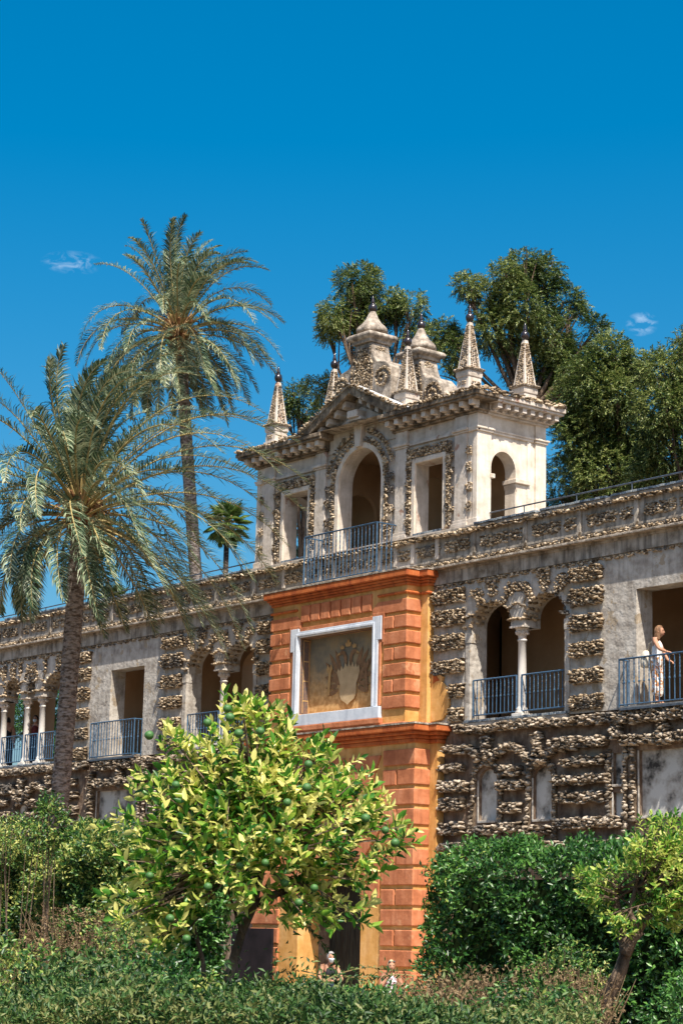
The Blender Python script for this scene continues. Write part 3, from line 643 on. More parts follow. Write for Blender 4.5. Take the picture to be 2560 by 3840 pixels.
for sg in (-1, 1):
    T = lambda v, sg=sg: (CX+sg*v[0], v[1], v[2])
    b = MB(T, sg < 0); b.box(1.60, 2.73, -.69, -.62, 10.24, 10.31); b.box(2.66, 2.73, -.62, -.2, 10.24, 10.31); b.box(2.73, 3.0, -.26, 0, 10.24, 10.31)
    b.build('roll_moulding', ORD, root, bevel=.03)
    # quoins, upper stage
    for i in range(7):
        zt = 10.12-.386*i; zb = zt-.30
        if i == 0:
            b = MB(T, sg < 0); b.prism([(1.42, zb-.05), (1.85, zb-.05), (1.85, zb), (2.60, zb), (2.60, zt), (1.62, zt), (1.42, zb+.15)], -.665, -.62); b.build('quoin_block', ORG, root, bevel=.012)
            b = MB(T, sg < 0); b.box(2.60, 2.71, -.67, -.20, zb, zt); b.build('quoin_block', ORG, root, bevel=.018)
        elif i % 2 == 1:
            b = MB(T, sg < 0); b.block(1.87, 2.21, -.67, -.62, zb, zt, .018); b.build('quoin_block', ORG, root)
            b = MB(T, sg < 0); b.box(2.26, 2.71, -.67, -.20, zb, zt); b.build('quoin_block', ORG, root, bevel=.018)
        else:
            b = MB(T, sg < 0); b.box(1.84, 2.71, -.67, -.20, zb, zt); b.build('quoin_block', ORG, root, bevel=.018)
    # volute scroll in low relief against the wing wall
    sc_ = MB(T, sg < 0)
    pts = [(2.95, 7.16), (2.95, 9.2)]
    prof = [(2.94, 7.16), (3.35, 7.20), (3.52, 7.34), (3.60, 7.55), (3.57, 7.80), (3.45, 8.0), (3.33, 8.10), (3.38, 8.22), (3.22, 8.30), (3.05, 8.45), (2.94, 8.6)]
    sc_.prism(prof, -.075, -.0); sc_.build('scroll_relief', YEL, root, bevel=.015)
    sc_ = MB(T, sg < 0); sc_.prism([(3.02, 8.07), (3.04, 8.38), (3.26, 8.14), (3.12, 8.12)], -.080, -.0755); sc_.build('scroll_inset', ORD, root)
    # quoins, lower stage
    for i in range(14):
        zt = 6.50-.465*i; zb = zt-.37
        if zb < 0.05: zb = .05
        if zt < .2: break
        if i % 2 == 0:
            b = MB(T, sg < 0); b.box(1.98, 3.14, -.71, -.22, zb, zt); b.build('quoin_block', ORG, root, bevel=.02)
        else:
            b = MB(T, sg < 0); b.box(2.52, 3.14, -.71, -.22, zb, zt); b.build('quoin_block', ORG, root, bevel=.02)
            b = MB(T, sg < 0); b.block(1.98 if zt < 3.9 else 1.98, 2.46, -.71, -.66, zb, zt, .02); b.build('quoin_block', ORG, root)
    # jamb column beside the door
    if sg > 0: c = MB(); c.lathe([(.15, 0), (.15, .2), (.11, .25), (.105, 2.7), (.14, 2.76), (.16, 2.88)], CX+sg*1.08, -.30, 16); c.build('door_column', PLF, root, smooth=True)
# voussoirs over the picture
for k in range(7):
    x = -1.42+k*.408; b = MB(Tc); b.block(x, x+.345, -.685, -.62, 9.94+.0*k, 10.36, .018); b.build('voussoir', ORG, root)
# stones radiating over the door arch
for k in range(9):
    a0 = math.pi*(k+.07)/9; a1 = math.pi*(k+.93)/9; P = []
    r0 = 1.30
    def ext(a):
        rx = 1.90/max(abs(math.cos(a)), 1e-3); rz = (3.45 if k in (3, 4, 5) else 2.75)/max(math.sin(a), 1e-3); return min(rx, rz)
    za = 2.95
    P = [(r0*math.cos(a0), za+r0*.8*math.sin(a0)), (ext(a0)*math.cos(a0), za+ext(a0)*math.sin(a0))]
    if abs(math.cos(a0)) and (ext(a0)*abs(math.cos(a0)) > 1.89) != (ext(a1)*abs(math.cos(a1)) > 1.89):
        sgn = 1 if math.cos((a0+a1)/2) > 0 else -1; P.append((1.90*sgn, za+2.75))
    P += [(ext(a1)*math.cos(a1), za+ext(a1)*math.sin(a1)), (r0*math.cos(a1), za+r0*.8*math.sin(a1))]
    b = MB(Tc); b.prism(P, -.705, -.66); b.build('voussoir', ORG, root, bevel=.012)
# white and blue frame with eared corners
fr = MB(Tc)
fr.box(-1.80, -1.47, -.70, -.60, 9.20, 9.78); fr.box(1.47, 1.80, -.70, -.60, 9.20, 9.78)
fr.box(-1.68, -1.47, -.70, -.60, 7.58, 9.20); fr.box(1.47, 1.68, -.70, -.60, 7.58, 9.20); fr.box(-1.47, 1.47, -.70, -.60, 9.55, 9.70)
fr.box(-1.80, 1.80, -.73, -.60, 7.30, 7.58)
fo = fr.build('picture_frame', WHF, root, bevel=.008)
f2 = MB(Tc)
for a in ((-1.56, -1.50, 7.59, 9.64), (1.50, 1.56, 7.59, 9.64)): f2.box(a[0], a[1], -.725, -.70, a[2], a[3])
f2.box(-1.50, 1.50, -.725, -.70, 9.58, 9.64); f2.build('frame_bead', WHF, fo, bevel=.008)
ob = MB(Tc)
ob.box(-1.76, -1.685, -.675, -.62, 7.6, 9.19); ob.box(1.685, 1.76, -.675, -.62, 7.6, 9.19); ob.box(-1.45, 1.45, -.675, -.62, 9.705, 9.80); ob.box(-1.88, -1.805, -.675, -.62, 9.12, 9.86); ob.box(1.805, 1.88, -.675, -.62, 9.12, 9.86)
ob.box(-1.805, -1.45, -.675, -.62, 9.785, 9.86); ob.box(1.45, 1.805, -.675, -.62, 9.785, 9.86); ob.build('frame_border', ORG, root, bevel=.01)
sl = MB(Tc); sl.box(-1.85, 1.85, -.76, -.62, 7.16, 7.295); sl.build('picture_sill', ORG, root, bevel=.02)
# the fresco in its recess
fy = -.30
def flat(name, poly, m, dy, parent):
    b = MB(Tc); b.prism(poly, fy-dy, fy-dy+.003); return b.build(name, m, parent)
def fresco_mat():
    m = mat('fresco_painting', [(.17, .16, .13), (.24, .21, .15), (.31, .24, .14)], 1.8, 8, .3, 30, .9, bdist=.01)
    n = m.node_tree.nodes; l = m.node_tree.links; p = n['Principled BSDF']
    c0 = p.inputs['Base Color'].links[0].from_socket
    g = n.new('ShaderNodeNewGeometry'); sp = n.new('ShaderNodeSeparateXYZ'); l.new(g.outputs['Position'], sp.inputs[0])
    no = n.new('ShaderNodeTexNoise'); no.inputs['Scale'].default_value = 3.5; no.inputs['Detail'].default_value = 8; l.new(g.outputs['Position'], no.inputs['Vector'])
    ad = n.new('ShaderNodeMath'); ad.operation = 'MULTIPLY_ADD'; l.new(no.outputs['Fac'], ad.inputs[0]); ad.inputs[1].default_value = -1.3; l.new(sp.outputs['Z'], ad.inputs[2])
    mr = n.new('ShaderNodeMapRange'); mr.inputs['From Min'].default_value = 8.15; mr.inputs['From Max'].default_value = 7.45; l.new(ad.outputs[0], mr.inputs['Value'])
    n2 = n.new('ShaderNodeTexNoise'); n2.inputs['Scale'].default_value = 9; n2.inputs['Detail'].default_value = 8; l.new(g.outputs['Position'], n2.inputs['Vector'])
    cr = n.new('ShaderNodeValToRGB'); cr.color_ramp.elements[0].position = .4; cr.color_ramp.elements[0].color = (.40, .24, .10, 1); cr.color_ramp.elements[1].position = .66; cr.color_ramp.elements[1].color = (.60, .40, .19, 1); l.new(n2.outputs['Fac'], cr.inputs[0])
    mx = n.new('ShaderNodeMix'); mx.data_type = 'RGBA'; l.new(mr.outputs[0], mx.inputs['Factor']); l.new(c0, mx.inputs['A']); l.new(cr.outputs[0], mx.inputs['B']); l.new(mx.outputs['Result'], p.inputs['Base Color'])
    return m
b = MB(Tc); b.box(-1.47, 1.47, fy, fy+.04, 7.6, 9.55); fg = b.build('fresco', fresco_mat(), root)
def feather(cx, cz, ang, L, W):
    c, s = math.cos(ang), math.sin(ang)
    pr = [(0, -.25), (.35, -.5), (.75, -.42), (1, 0), (.7, .35), (.3, .5), (0, .25)]
    return [(cx+(p[0]*L)*c-(p[1]*W)*s, cz+(p[0]*L)*s+(p[1]*W)*c) for p in pr]
import itertools; FK = itertools.count()
EO = .10   # the eagle stands a little right of the centre
for sg in (-1, 1):
    for (cx_, cz_, ang, L, W) in ((.30, 8.62, 1.15, .62, .15), (.40, 8.58, .95, .66, .14), (.48, 8.50, .72, .62, .14), (.46, 8.40, .25, .50, .14), (.44, 8.28, -.1, .46, .13), (.40, 8.18, -.35, .42, .13), (.28, 8.35, .6, .4, .3)):
        a = ang if sg > 0 else math.pi-ang
        flat('painted_feather', feather(EO+sg*cx_, cz_, a, L, W), FRE, .0045+.0016*next(FK), fg)
    hd = [(.04, 8.78), (.05, 8.98), (.12, 9.10), (.24, 9.15), (.34, 9.10), (.38, 9.00), (.33, 9.02), (.27, 9.05), (.20, 9.02), (.16, 8.90), (.15, 8.78)]
    flat('painted_eagle_neck', [(EO+sg*p[0], p[1]) for p in hd], FRE, .030+.001*sg, fg)
    bk_ = [(.33, 9.10), (.42, 9.06), (.44, 8.98), (.40, 9.03), (.33, 9.04)]
    flat('painted_beak', [(EO+sg*p[0], p[1]) for p in bk_], FRC, .034+.001*sg, fg)
    cr = [(.18, 9.17), (.15, 9.27), (.20, 9.23), (.24, 9.29), (.28, 9.23), (.33, 9.27), (.30, 9.17)]
    flat('painted_crown', [(EO+sg*p[0], p[1]) for p in cr], FRC, .034+.001*sg, fg)
    pl_ = [(.70, 8.05), (.66, 8.62), (.60, 8.72), (.66, 8.84), (.72, 8.72), (.80, 8.84), (.84, 8.70), (.76, 8.60), (.80, 8.05)]
    flat('painted_pillar', [(EO+sg*p[0], p[1]) for p in pl_], FRC if sg < 0 else FRE, .040, fg)
cr = [(-.09, 9.22), (-.13, 9.34), (-.06, 9.30), (-.04, 9.42), (.0, 9.35), (.04, 9.42), (.06, 9.30), (.13, 9.34), (.09, 9.22)]
flat('painted_crown', [(EO+p[0], p[1]) for p in cr], FRC, .038, fg)
sh = [(-.42, 8.60), (-.36, 8.70), (-.30, 8.62), (-.24, 8.76), (-.16, 8.66), (-.09, 8.82), (0, 8.70), (.06, 8.86), (.12, 8.70), (.20, 8.82), (.26, 8.68), (.33, 8.78), (.38, 8.66), (.44, 8.74), (.48, 8.58), (.42, 8.40), (.36, 8.28), (.35, 8.02), (.28, 7.90), (.12, 7.82), (.03, 7.76), (-.06, 7.82), (-.22, 7.90), (-.29, 8.02), (-.28, 8.28), (-.34, 8.44)]
flat('painted_shield', [(EO+p[0], p[1]) for p in sh], FRL, .044, fg)
# painted quoins on the reveals
rv = MB(Tc); rv.box(-1.474, -1.468, -.60, fy-.01, 7.62, 9.54); rv.box(-1.46, 1.46, -.60, fy-.01, 9.546, 9.552); rv.build('reveal_paint', FRB, root)
rl = MB(Tc)
for z in (7.95, 8.45, 8.95, 9.48): rl.box(-1.467, -1.464, -.52, fy-.03, z, z+.03)
for y in (-.53, fy-.05): rl.box(-1.4635, -1.460, y, y+.02, 7.65, 9.51)
for x in (-.75, -.05, .65): rl.box(x, x+.03, -.50, fy-.03, 9.540, 9.543)
for y in (-.53, fy-.05): rl.box(-1.45, 1.45, y, y+.015, 9.536, 9.539)
rl.build('reveal_line', FRC, root)
# ------------------------------------------------------------------ door
dr = empty('studded_door', (CX, .35, 0), 'dark studded wooden door standing in the arched doorway of the orange gateway', 'door')
for sg in (-1, 1):
    m = MB(lambda v, sg=sg: (CX+sg*v[0], v[1], v[2]), sg < 0)
    k = .02
    lf = MB(lambda v, sg=sg: (CX+sg*v[0], v[1], v[2]), sg < 0); lf.box(.01, 1.20, .36, .42, .03, 3.7); leaf = lf.build('door_leaf', GLZ, dr)
    for i in range(6):
        q = MB(lambda v, sg=sg: (CX+sg*v[0], v[1], v[2]), sg < 0); q.block(.015+i*.198, .205+i*.198, .33, .36, .04, 3.69, .008); q.build('plank', GLZ, leaf)
    for zr in (.55, .95, 1.35, 1.72, 2.08, 2.36, 2.9):
        for i in range(7):
            if (zr == 1.72 and 2 < i < 6): continue
            st = MB(); st.lathe([(.05, 0), (.052, .012), (.034, .034), (.0, .043)], 0, 0, 8)
            if 'st' not in BAL: 
                me = bpy.data.meshes.new('stud'); me.from_pydata(st.v, [], st.f); me.materials.append(STUD); BAL['st'] = me
            o = bpy.data.objects.new('stud', BAL['st']); col.objects.link(o); o.parent = leaf
            o.location = Vector((CX+sg*(.10+.165*i), .331, zr))-Vector(dr.location); o.rotation_euler = (R_(90), 0, 0)
pn = empty('display_panel', (-43.15, -1.15, 0), 'tall black upright panel with leaf shadows in front of the left orange pier', 'panel')
m = MB(); m.box(-43.98, -42.28, -1.25, -1.19, .28, 2.30); m.build('board', BLK, pn, bevel=.01)
m = MB(); m.box(-43.85, -43.75, -1.35, -1.10, 0, .28); m.box(-42.5, -42.4, -1.35, -1.10, 0, .28); m.each('foot', IRD, pn)
# ================================================================== pavilion
root = empty('pavilion', (CX, 0, 10.9), 'cream rooftop pavilion with pediment, obelisks and three openings above the orange gateway', 'pavilion')
HW = 4.41; rk = Rocks()
W2 = 3.0-.38
ops = [(-.86, .86, 11.75, 13.50, .86), (2.15, 3.18, 11.85, 13.60), (-3.18, -2.15, 11.85, 13.60)]
b = MB(Tc); b.wall(-HW+.12, HW-.12, 11.72, 14.5, .06, .45, ops, seg=18); b.build('front_wall', CRG, root)
Tr = lambda v: (CX+HW-v[1], v[0], v[2]); Tl = lambda v: (CX-HW+v[1], v[0], v[2])
for nm, T, fl in (('right', Tr, False), ('left', Tl, True)):
    b = MB(T, fl); b.wall(.45, 2.26, 11.72, 14.5, .05, .42, [(.50, 1.30, 11.72, 13.24, .44) if nm == 'right' else (.50, 1.74, 11.72, 13.30, .55)], seg=16); b.box(.02, .45, .0, .42, 11.72, 14.12); b.box(1.92, 2.27, .0, .42, 11.72, 14.12)
    b.box(1.66, 1.78, .02, .05, 11.72, 14.12)
    b.build('side_wall', CRM, root)
    b = MB(T, fl)      # mouldings of the side
    b.box(-.05, .52, -.07, .06, 14.12, 14.17); b.box(-.02, .49, -.04, .06, 14.06, 14.12); b.box(1.86, 2.34, -.07, .06, 14.12, 14.17); b.box(1.89, 2.31, -.04, .06, 14.06, 14.12)
    b.box(.52, 1.86, -.02, .05, 14.12, 14.17); b.box(.52, 1.86, .0, .05, 14.06, 14.12)
    b.box(.012, .45, -.0, .4, 14.17, 14.52); b.box(1.92, 2.27, .0, .4, 14.17, 14.52)
    if nm == 'left': b.each('side_moulding', CRM, root, bevel=.012); continue
    b.box(1.24, 1.72, -.035, .46, 12.96, 13.07); b.box(.42, .56, -.035, .46, 12.96, 13.07)
    b.prism([(1.22, 11.72), (1.66, 11.72), (1.66, 12.955), (1.26, 12.955), (1.32, 12.80), (1.36, 12.6), (1.36, 11.72)][:0] or [(1.34, 11.72), (1.66, 11.72), (1.66, 12.958), (1.26, 12.958), (1.33, 12.75)], .03, .44)
    b.each('side_moulding', CRM, root, bevel=.012)
b = MB(Tc); b.wall(-HW+.43, HW-.43, 11.0, 14.5, 2.0, 2.28, []); b.build('rear_wall', OCH, root)
b = MB(Tc)
for x in (-1.45, 1.35): b.wall(.46, 1.99, 11.72, 14.5, x, x+.12, []) if False else None
b = MB(lambda v: (CX+v[1], v[0], v[2]))
for x in (-1.55, 1.43):
    b = MB(lambda v: (CX+v[1], v[0], v[2])); b.wall(.46, 1.99, 11.0, 14.5, x, x+.12, [(.75, 1.75, 11.0, 13.1, .45)], seg=14); b.build('inner_arch_wall', OCH, root)
b = MB(Tc); b.box(-HW+.4, HW-.4, .46, 1.99, 14.40, 14.5); b.build('ceiling', OCH, root)
b = MB(Tc); b.box(-HW+.1, HW-.1, .05, 2.26, 10.99, 11.72); b.build('base', PLF, root)
# attic base across the front, above the gateway
b = MB(Tc); b.box(-2.3, 2.3, .0, .30, 10.862, 11.66); b.box(-2.3, 2.3, -.03, 0, 11.03, 11.08); b.box(-HW-.03, HW+.03, -.10, .34, 11.662+.07, 11.742+.02); b.build('attic_wall', CRG, root)
for x in (-2.15, -.9, .9, 2.15, -3.05, 3.05, -1.5, 1.5):
    b = MB(Tc); b.block(x-.06, x+.06, -.055, 0, 11.085, 11.60, .012); b.build('attic_post', CRG, root)
for sg in (-1, 1):
    T = lambda v, sg=sg: (CX+sg*v[0], v[1], v[2])
    for a, c in ((1.0, 1.38), (1.62, 2.0), (2.3, 2.85), (.1, .75)): rk.path([(a, 11.34), (c, 11.34)], .27, .10, .055, T, .035)
    rk.path([(0.0, 10.94), (2.9, 10.94)], .12, .10, .052, T, .05); rk.path([(0, 11.63), (4.5, 11.64)], .10, .12, .05, T, .13)
    # pilasters
    for a, c in ((1.40, 1.84), (3.62, 4.06)):
        p = MB(T, sg < 0)
        p.box(a-.06, c+.06, -.07, .06, 11.77, 11.86); p.box(a-.03, c+.03, -.04, .06, 11.86, 11.94)
        p.box(a, c, -.02, .06, 11.94, 14.06); p.box(a-.03, c+.03, -.05, .06, 14.061, 14.11); p.box(a-.06, c+.06, -.09, .06, 14.111, 14.18); p.box(a, c, -.02, .06, 14.18, 14.50)
        p.build('pilaster', CRG, root, bevel=.012)
    p = MB(T, sg < 0); p.box(4.25, 4.412, .0, .06, 11.77, 14.06); p.box(4.12, 4.45, -.04, .06, 14.061, 14.17); p.box(4.2, 4.412, .0, .06, 14.17, 14.5); p.box(4.08, 4.45, -.03, .06, 11.77, 11.93); p.build('corner_strip', CRM, root, bevel=.01)
    p = MB(T, sg < 0); p.box(1.90, 3.56, .0, .06, 14.085, 14.15); p.box(1.90, 3.56, .02, .06, 14.151, 14.20); p.build('architrave', CRG, root, bevel=.012)
    # window surround
    p = MB(T, sg < 0); p.box(2.02, 2.15, -.015, .06, 11.80, 13.73); p.box(3.18, 3.31, -.015, .06, 11.80, 13.73); p.box(2.15, 3.18, -.015, .06, 13.60, 13.73); p.build('window_frame', CRM, root, bevel=.012)
    tiles(root, min(CX+sg*2.15, CX+sg*3.18), max(CX+sg*2.15, CX+sg*3.18), -.06, .30, 11.775, 11.83, .15)
    for P, wd in (([(1.945, 11.85), (1.945, 13.98)], .16), ([(3.41, 11.85), (3.41, 13.98)], .16), ([(1.90, 13.87), (3.48, 13.87)], .23)):
        rk.path(P, wd, .10, .055, T, .05)
    for z in (12.15, 12.6, 13.1, 13.5): rk.path([(1.84, z), (1.90, z)], .16, .08, .05, T, .05)
    for z in (12.25, 12.72, 13.2, 13.62): rk.path([(4.08, z), (4.23, z)], .22, .08, .05, T, .05)
    for z in (12.25, 12.72, 13.2, 13.62): rk.path([(3.50, z), (3.58, z)], .16, .08, .05, T, .05)
    # rock ring round the arch
    ring = [(1.08, 11.9), (1.08, 13.5)]+[(1.08*math.cos(t), 13.5+1.08*math.sin(t)) for t in [R_(q) for q in range(10, 81, 10)]]
    rk.path(ring, .15, .095, .055, T, .06)
    ring2 = [(1.33*math.cos(t), 13.5+1.30*math.sin(t)) for t in [R_(q) for q in range(15, 79, 9)]]; rk.path(ring2, .12, .095, .055, T, .05)
    for z in (12.1, 12.6, 13.1, 13.45): rk.path([(1.20, z), (1.36, z)], .20, .09, .05, T, .05)
# archivolt
b = MB(Tc); seg = 28
for k in range(seg):
    t0, t1 = math.pi*k/seg, math.pi*(k+1)/seg; r0, r1 = .86, 1.0
    b.prism([(r0*math.cos(t0), 13.5+r0*math.sin(t0)), (r1*math.cos(t0), 13.5+r1*math.sin(t0)), (r1*math.cos(t1), 13.5+r1*math.sin(t1)), (r0*math.cos(t1), 13.5+r0*math.sin(t1))], -.02, .06)
b.box(-1.0, -.86, -.02, .06, 11.78, 13.5); b.box(.86, 1.0, -.02, .06, 11.78, 13.5); b.build('archivolt', CRM, root)
b = MB(Tc); b.prism([(-.10, 14.38), (.10, 14.38), (.17, 14.98), (-.17, 14.98)], -.12, .05); b.box(-.22, .22, -.18, .05, 14.985, 15.05); b.box(-.27, .27, -.24, .05, 15.051, 15.12); b.box(-.20, .20, -.32, .05, 15.121, 15.30); b.build('keystone', CRG, root, bevel=.012)
# tympanum wall over the arch
b = MB(Tc); b.prism([(-1.95, 14.5), (1.95, 14.5), (1.95, 14.85), (0, 15.72), (-1.95, 14.85)], .06, .40); b.box(-1.36, 1.36, .03, .06, 14.40, 14.9); b.build('tympanum', CRG, root)
b = MB(Tc); b.prism([(-1.2, 14.92), (1.2, 14.92), (0, 15.45)], -.01, .03); b.build('tympanum_panel', ORG if False else CRG, root)
# entablature: bed, dentils, corona, rock edge, on three sides
def entab(T, fl, a, b_, name='cornice'):
    m = MB(T, fl)
    for e, z0, z1 in ((.06, 14.50, 14.555), (.12, 14.556, 14.60), (.42, 14.76, 14.82), (.45, 14.821, 14.93)): m.box(a-(e if a < -4 else 0), b_+(e if b_ > 4 else 0), -e, .2, z0, z1)
    m.box(a, b_, -.10, .2, 14.601, 14.758)
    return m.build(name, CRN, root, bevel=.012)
def dentil(T, fl, s, parent, w=.14):
    m = MB(T, fl); m.prism([(0, 0)]*0 or [(s-w/2, 14.62), (s+w/2, 14.62), (s+w/2, 14.757), (s-w/2, 14.757)], -.34, -.101); m.box(s-w*.36, s+w*.36, -.20, -.1, 14.57, 14.62)
    m.build('dentil', CRG, parent, bevel=.008)
for sg in (-1, 1):
    T = lambda v, sg=sg: (CX+sg*v[0], v[1], v[2])
    e = MB(T, sg < 0)
    for pj, z0, z1 in ((.06, 14.50, 14.555), (.12, 14.556, 14.60), (.10, 14.601, 14.757), (.40, 14.758, 14.82), (.44, 14.821, 14.93)): e.box(1.30 if pj < .3 else 1.16, HW+pj, -pj, .3, z0, z1)
    co = e.build('front_cornice', CRN, root, bevel=.014)  # bed behind the dentils coloured dark to deepen the gap shadows
    s = 1.42
    while s < HW+.15: dentil(T, sg < 0, s, co); s += .345
    # corona pieces breaking back at the pediment
    T2, f2 = (Tr, False) if sg > 0 else (Tl, True)
    e = MB(T2, f2)
    for pj, z0, z1 in ((.06, 14.50, 14.555), (.12, 14.556, 14.60), (.10, 14.601, 14.757), (.40, 14.758, 14.82), (.44, 14.821, 14.93)): e.box(.301, 2.28+pj*.55, -pj, .3, z0, z1)
    co2 = e.build('side_cornice', CRM if False else CRG, root, bevel=.014)
    s = .42
    while s < 2.4: dentil(T2, f2, s, co2); s += .27
    rk.path([(1.9, 14.97), (HW+.42, 14.97)], .09, .13, .055, lambda v, sg=sg: (CX+sg*v[0], v[1]-.36, v[2]), .10)
    rk.path([(-.42, 14.97), (2.52, 14.97)], .12, .13, .055, lambda v, T2=T2: T2((v[0], v[1]-.36, v[2])), .10)
# roof slab and gable
b = MB(Tc); b.add([(-HW-.42, -.42, 14.935), (HW+.42, -.42, 14.935), (HW+.42, 2.52, 14.935), (-HW-.42, 2.52, 14.935), (-HW-.25, -.25, 15.0), (HW+.25, -.25, 15.0), (HW+.25, 2.4, 15.0), (-HW-.25, 2.4, 15.0), (-HW+.4, .5, 15.22), (HW-.4, .5, 15.22), (HW-.4, 1.8, 15.22), (-HW+.4, 1.8, 15.22)],
      [(0, 1, 5, 4), (1, 2, 6, 5), (2, 3, 7, 6), (3, 0, 4, 7), (4, 5, 9, 8), (5, 6, 10, 9), (6, 7, 11, 10), (7, 4, 8, 11), (8, 9, 10, 11), (3, 2, 1, 0)]); b.build('roof', RKC, root)
b = MB(Tc); b.prism([(-2.12, 14.94), (-1.55, 14.94), (0, 15.72), (1.55, 14.94), (2.12, 14.94), (0, 15.93)], -.44, .3); b.prism([(-2.0, 14.99), (2.0, 14.99), (0, 15.93)], .302, .9)
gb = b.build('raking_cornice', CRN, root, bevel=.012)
b = MB(Tc); b.prism([(-2.22, 14.945), (-2.10, 14.941), (0, 15.931), (2.10, 14.941), (2.22, 14.945), (0, 16.0)], -.47, .95); b.build('pediment_roof', mat('pale_roof_slab', [(.30, .30, .30), (.52, .52, .52)], 3, 7, .5, 16, .9, streak=((.17, .15, .13), .6)), root)
for sg in (-1, 1):
    for k in range(5):
        x = .33+k*.33; z = 15.72-(x)*.505
        m = MB(lambda v, sg=sg: (CX+sg*v[0], v[1], v[2]), sg < 0); m.prism([(x-.065, z-.13+.03), (x+.065, z-.13-.035), (x+.065, z-.0), (x-.065, z+.065)], -.32, -.0); m.build('dentil', CRG, gb)
    rk.path([(0.0, 15.99), (2.12, 14.98)], .07, .12, .05, lambda v, sg=sg: (CX+sg*v[0], v[1]-.44, v[2]), .07)
rk.build(root, [ROK], limit=120)

# ------------------------------------------------------------------ obelisks and crests: parts of the pavilion's roof, built as things that stand on it
def sq(prof, x, y, m): m.lathe([(r*1.4142, z) for r, z in prof], x, y, 4, rot=math.pi/4)
def obelisk(x, y, zb, label):
    o = empty('obelisk', (x, y, zb), label, 'obelisk', 'obelisks along the pavilion roof')
    m = MB(); sq([(.25, zb-.12), (.25, zb), (.215, zb), (.205, zb+.28), (.225, zb+.28), (.235, zb+.36), (.225, zb+.44)], x, y, m); m.build('pedestal', CRG, o, bevel=.008)
    m = MB(); sq([(.27, zb+.44), (.28, zb+.47), (.27, zb+.50)], x, y, m); m.build('rock_collar', RKC, o)
    H0 = zb+.50; H1 = zb+1.68
    m = MB(); sq([(.20, H0), (.052, H1)], x, y, m); m.build('shaft', CRG, o)
    r = Rocks()
    def face(nx, ny):
        def tf(v): u, w, z = v; return (x+(-ny)*u+nx*(-w), y+nx*u+ny*(-w), z)
        return tf
    for nx, ny in ((0, -1), (1, 0), (-1, 0), (0, 1)):
        tf = face(nx, ny)
        z = H0+.05
        while z < H1-.06:
            hw = .20-(.148)*(z-H0)/(H1-H0); 
            for q in (-.45, -.1, .25, .5):
                uu = q*hw*1.15
                if abs(uu) < hw*.72: r.put(uu+random.uniform(-.01, .01), -hw-.004, z, .036, .02, .03, tf, False, 0)
            z += .047
        for u in (-.22, -.13, -.04, .05, .14, .23): r.put(u, -.27, zb+.475+random.uniform(-.01, .01), .06, .025, .04, tf, False, 0)
        for u in (-.09, 0, .09):
            for z in (.10, .16): r.put(u+random.uniform(-.02, .02), -.215, zb+z, .045, .022, .035, tf, False, 0)
    r.build(o, [ROK], limit=0)
    m = MB(); m.lathe([(.04, H1), (.052, H1+.015), (.095, H1+.07), (.108, H1+.13), (.095, H1+.19), (.05, H1+.235), (.042, H1+.25), (.055, H1+.262), (.045, H1+.30), (.028, H1+.40), (.006, H1+.47)], x, y, 18); m.build('finial', CER, o, smooth=True)
    return o
obelisk(CX-3.87, .2, 15.20, 'leftmost obelisk on the pavilion roof, at its front left corner')
obelisk(CX-1.52, .28, 15.12, 'obelisk behind the left slope of the pediment')
obelisk(CX+1.45, .28, 15.12, 'obelisk just right of the pediment, in front of the rear crest')
obelisk(CX+3.87, .2, 15.20, 'tall obelisk on the front right corner of the pavilion roof')
obelisk(CX+3.87, 2.05, 15.12, 'rightmost obelisk on the rear corner of the pavilion, against the trees')
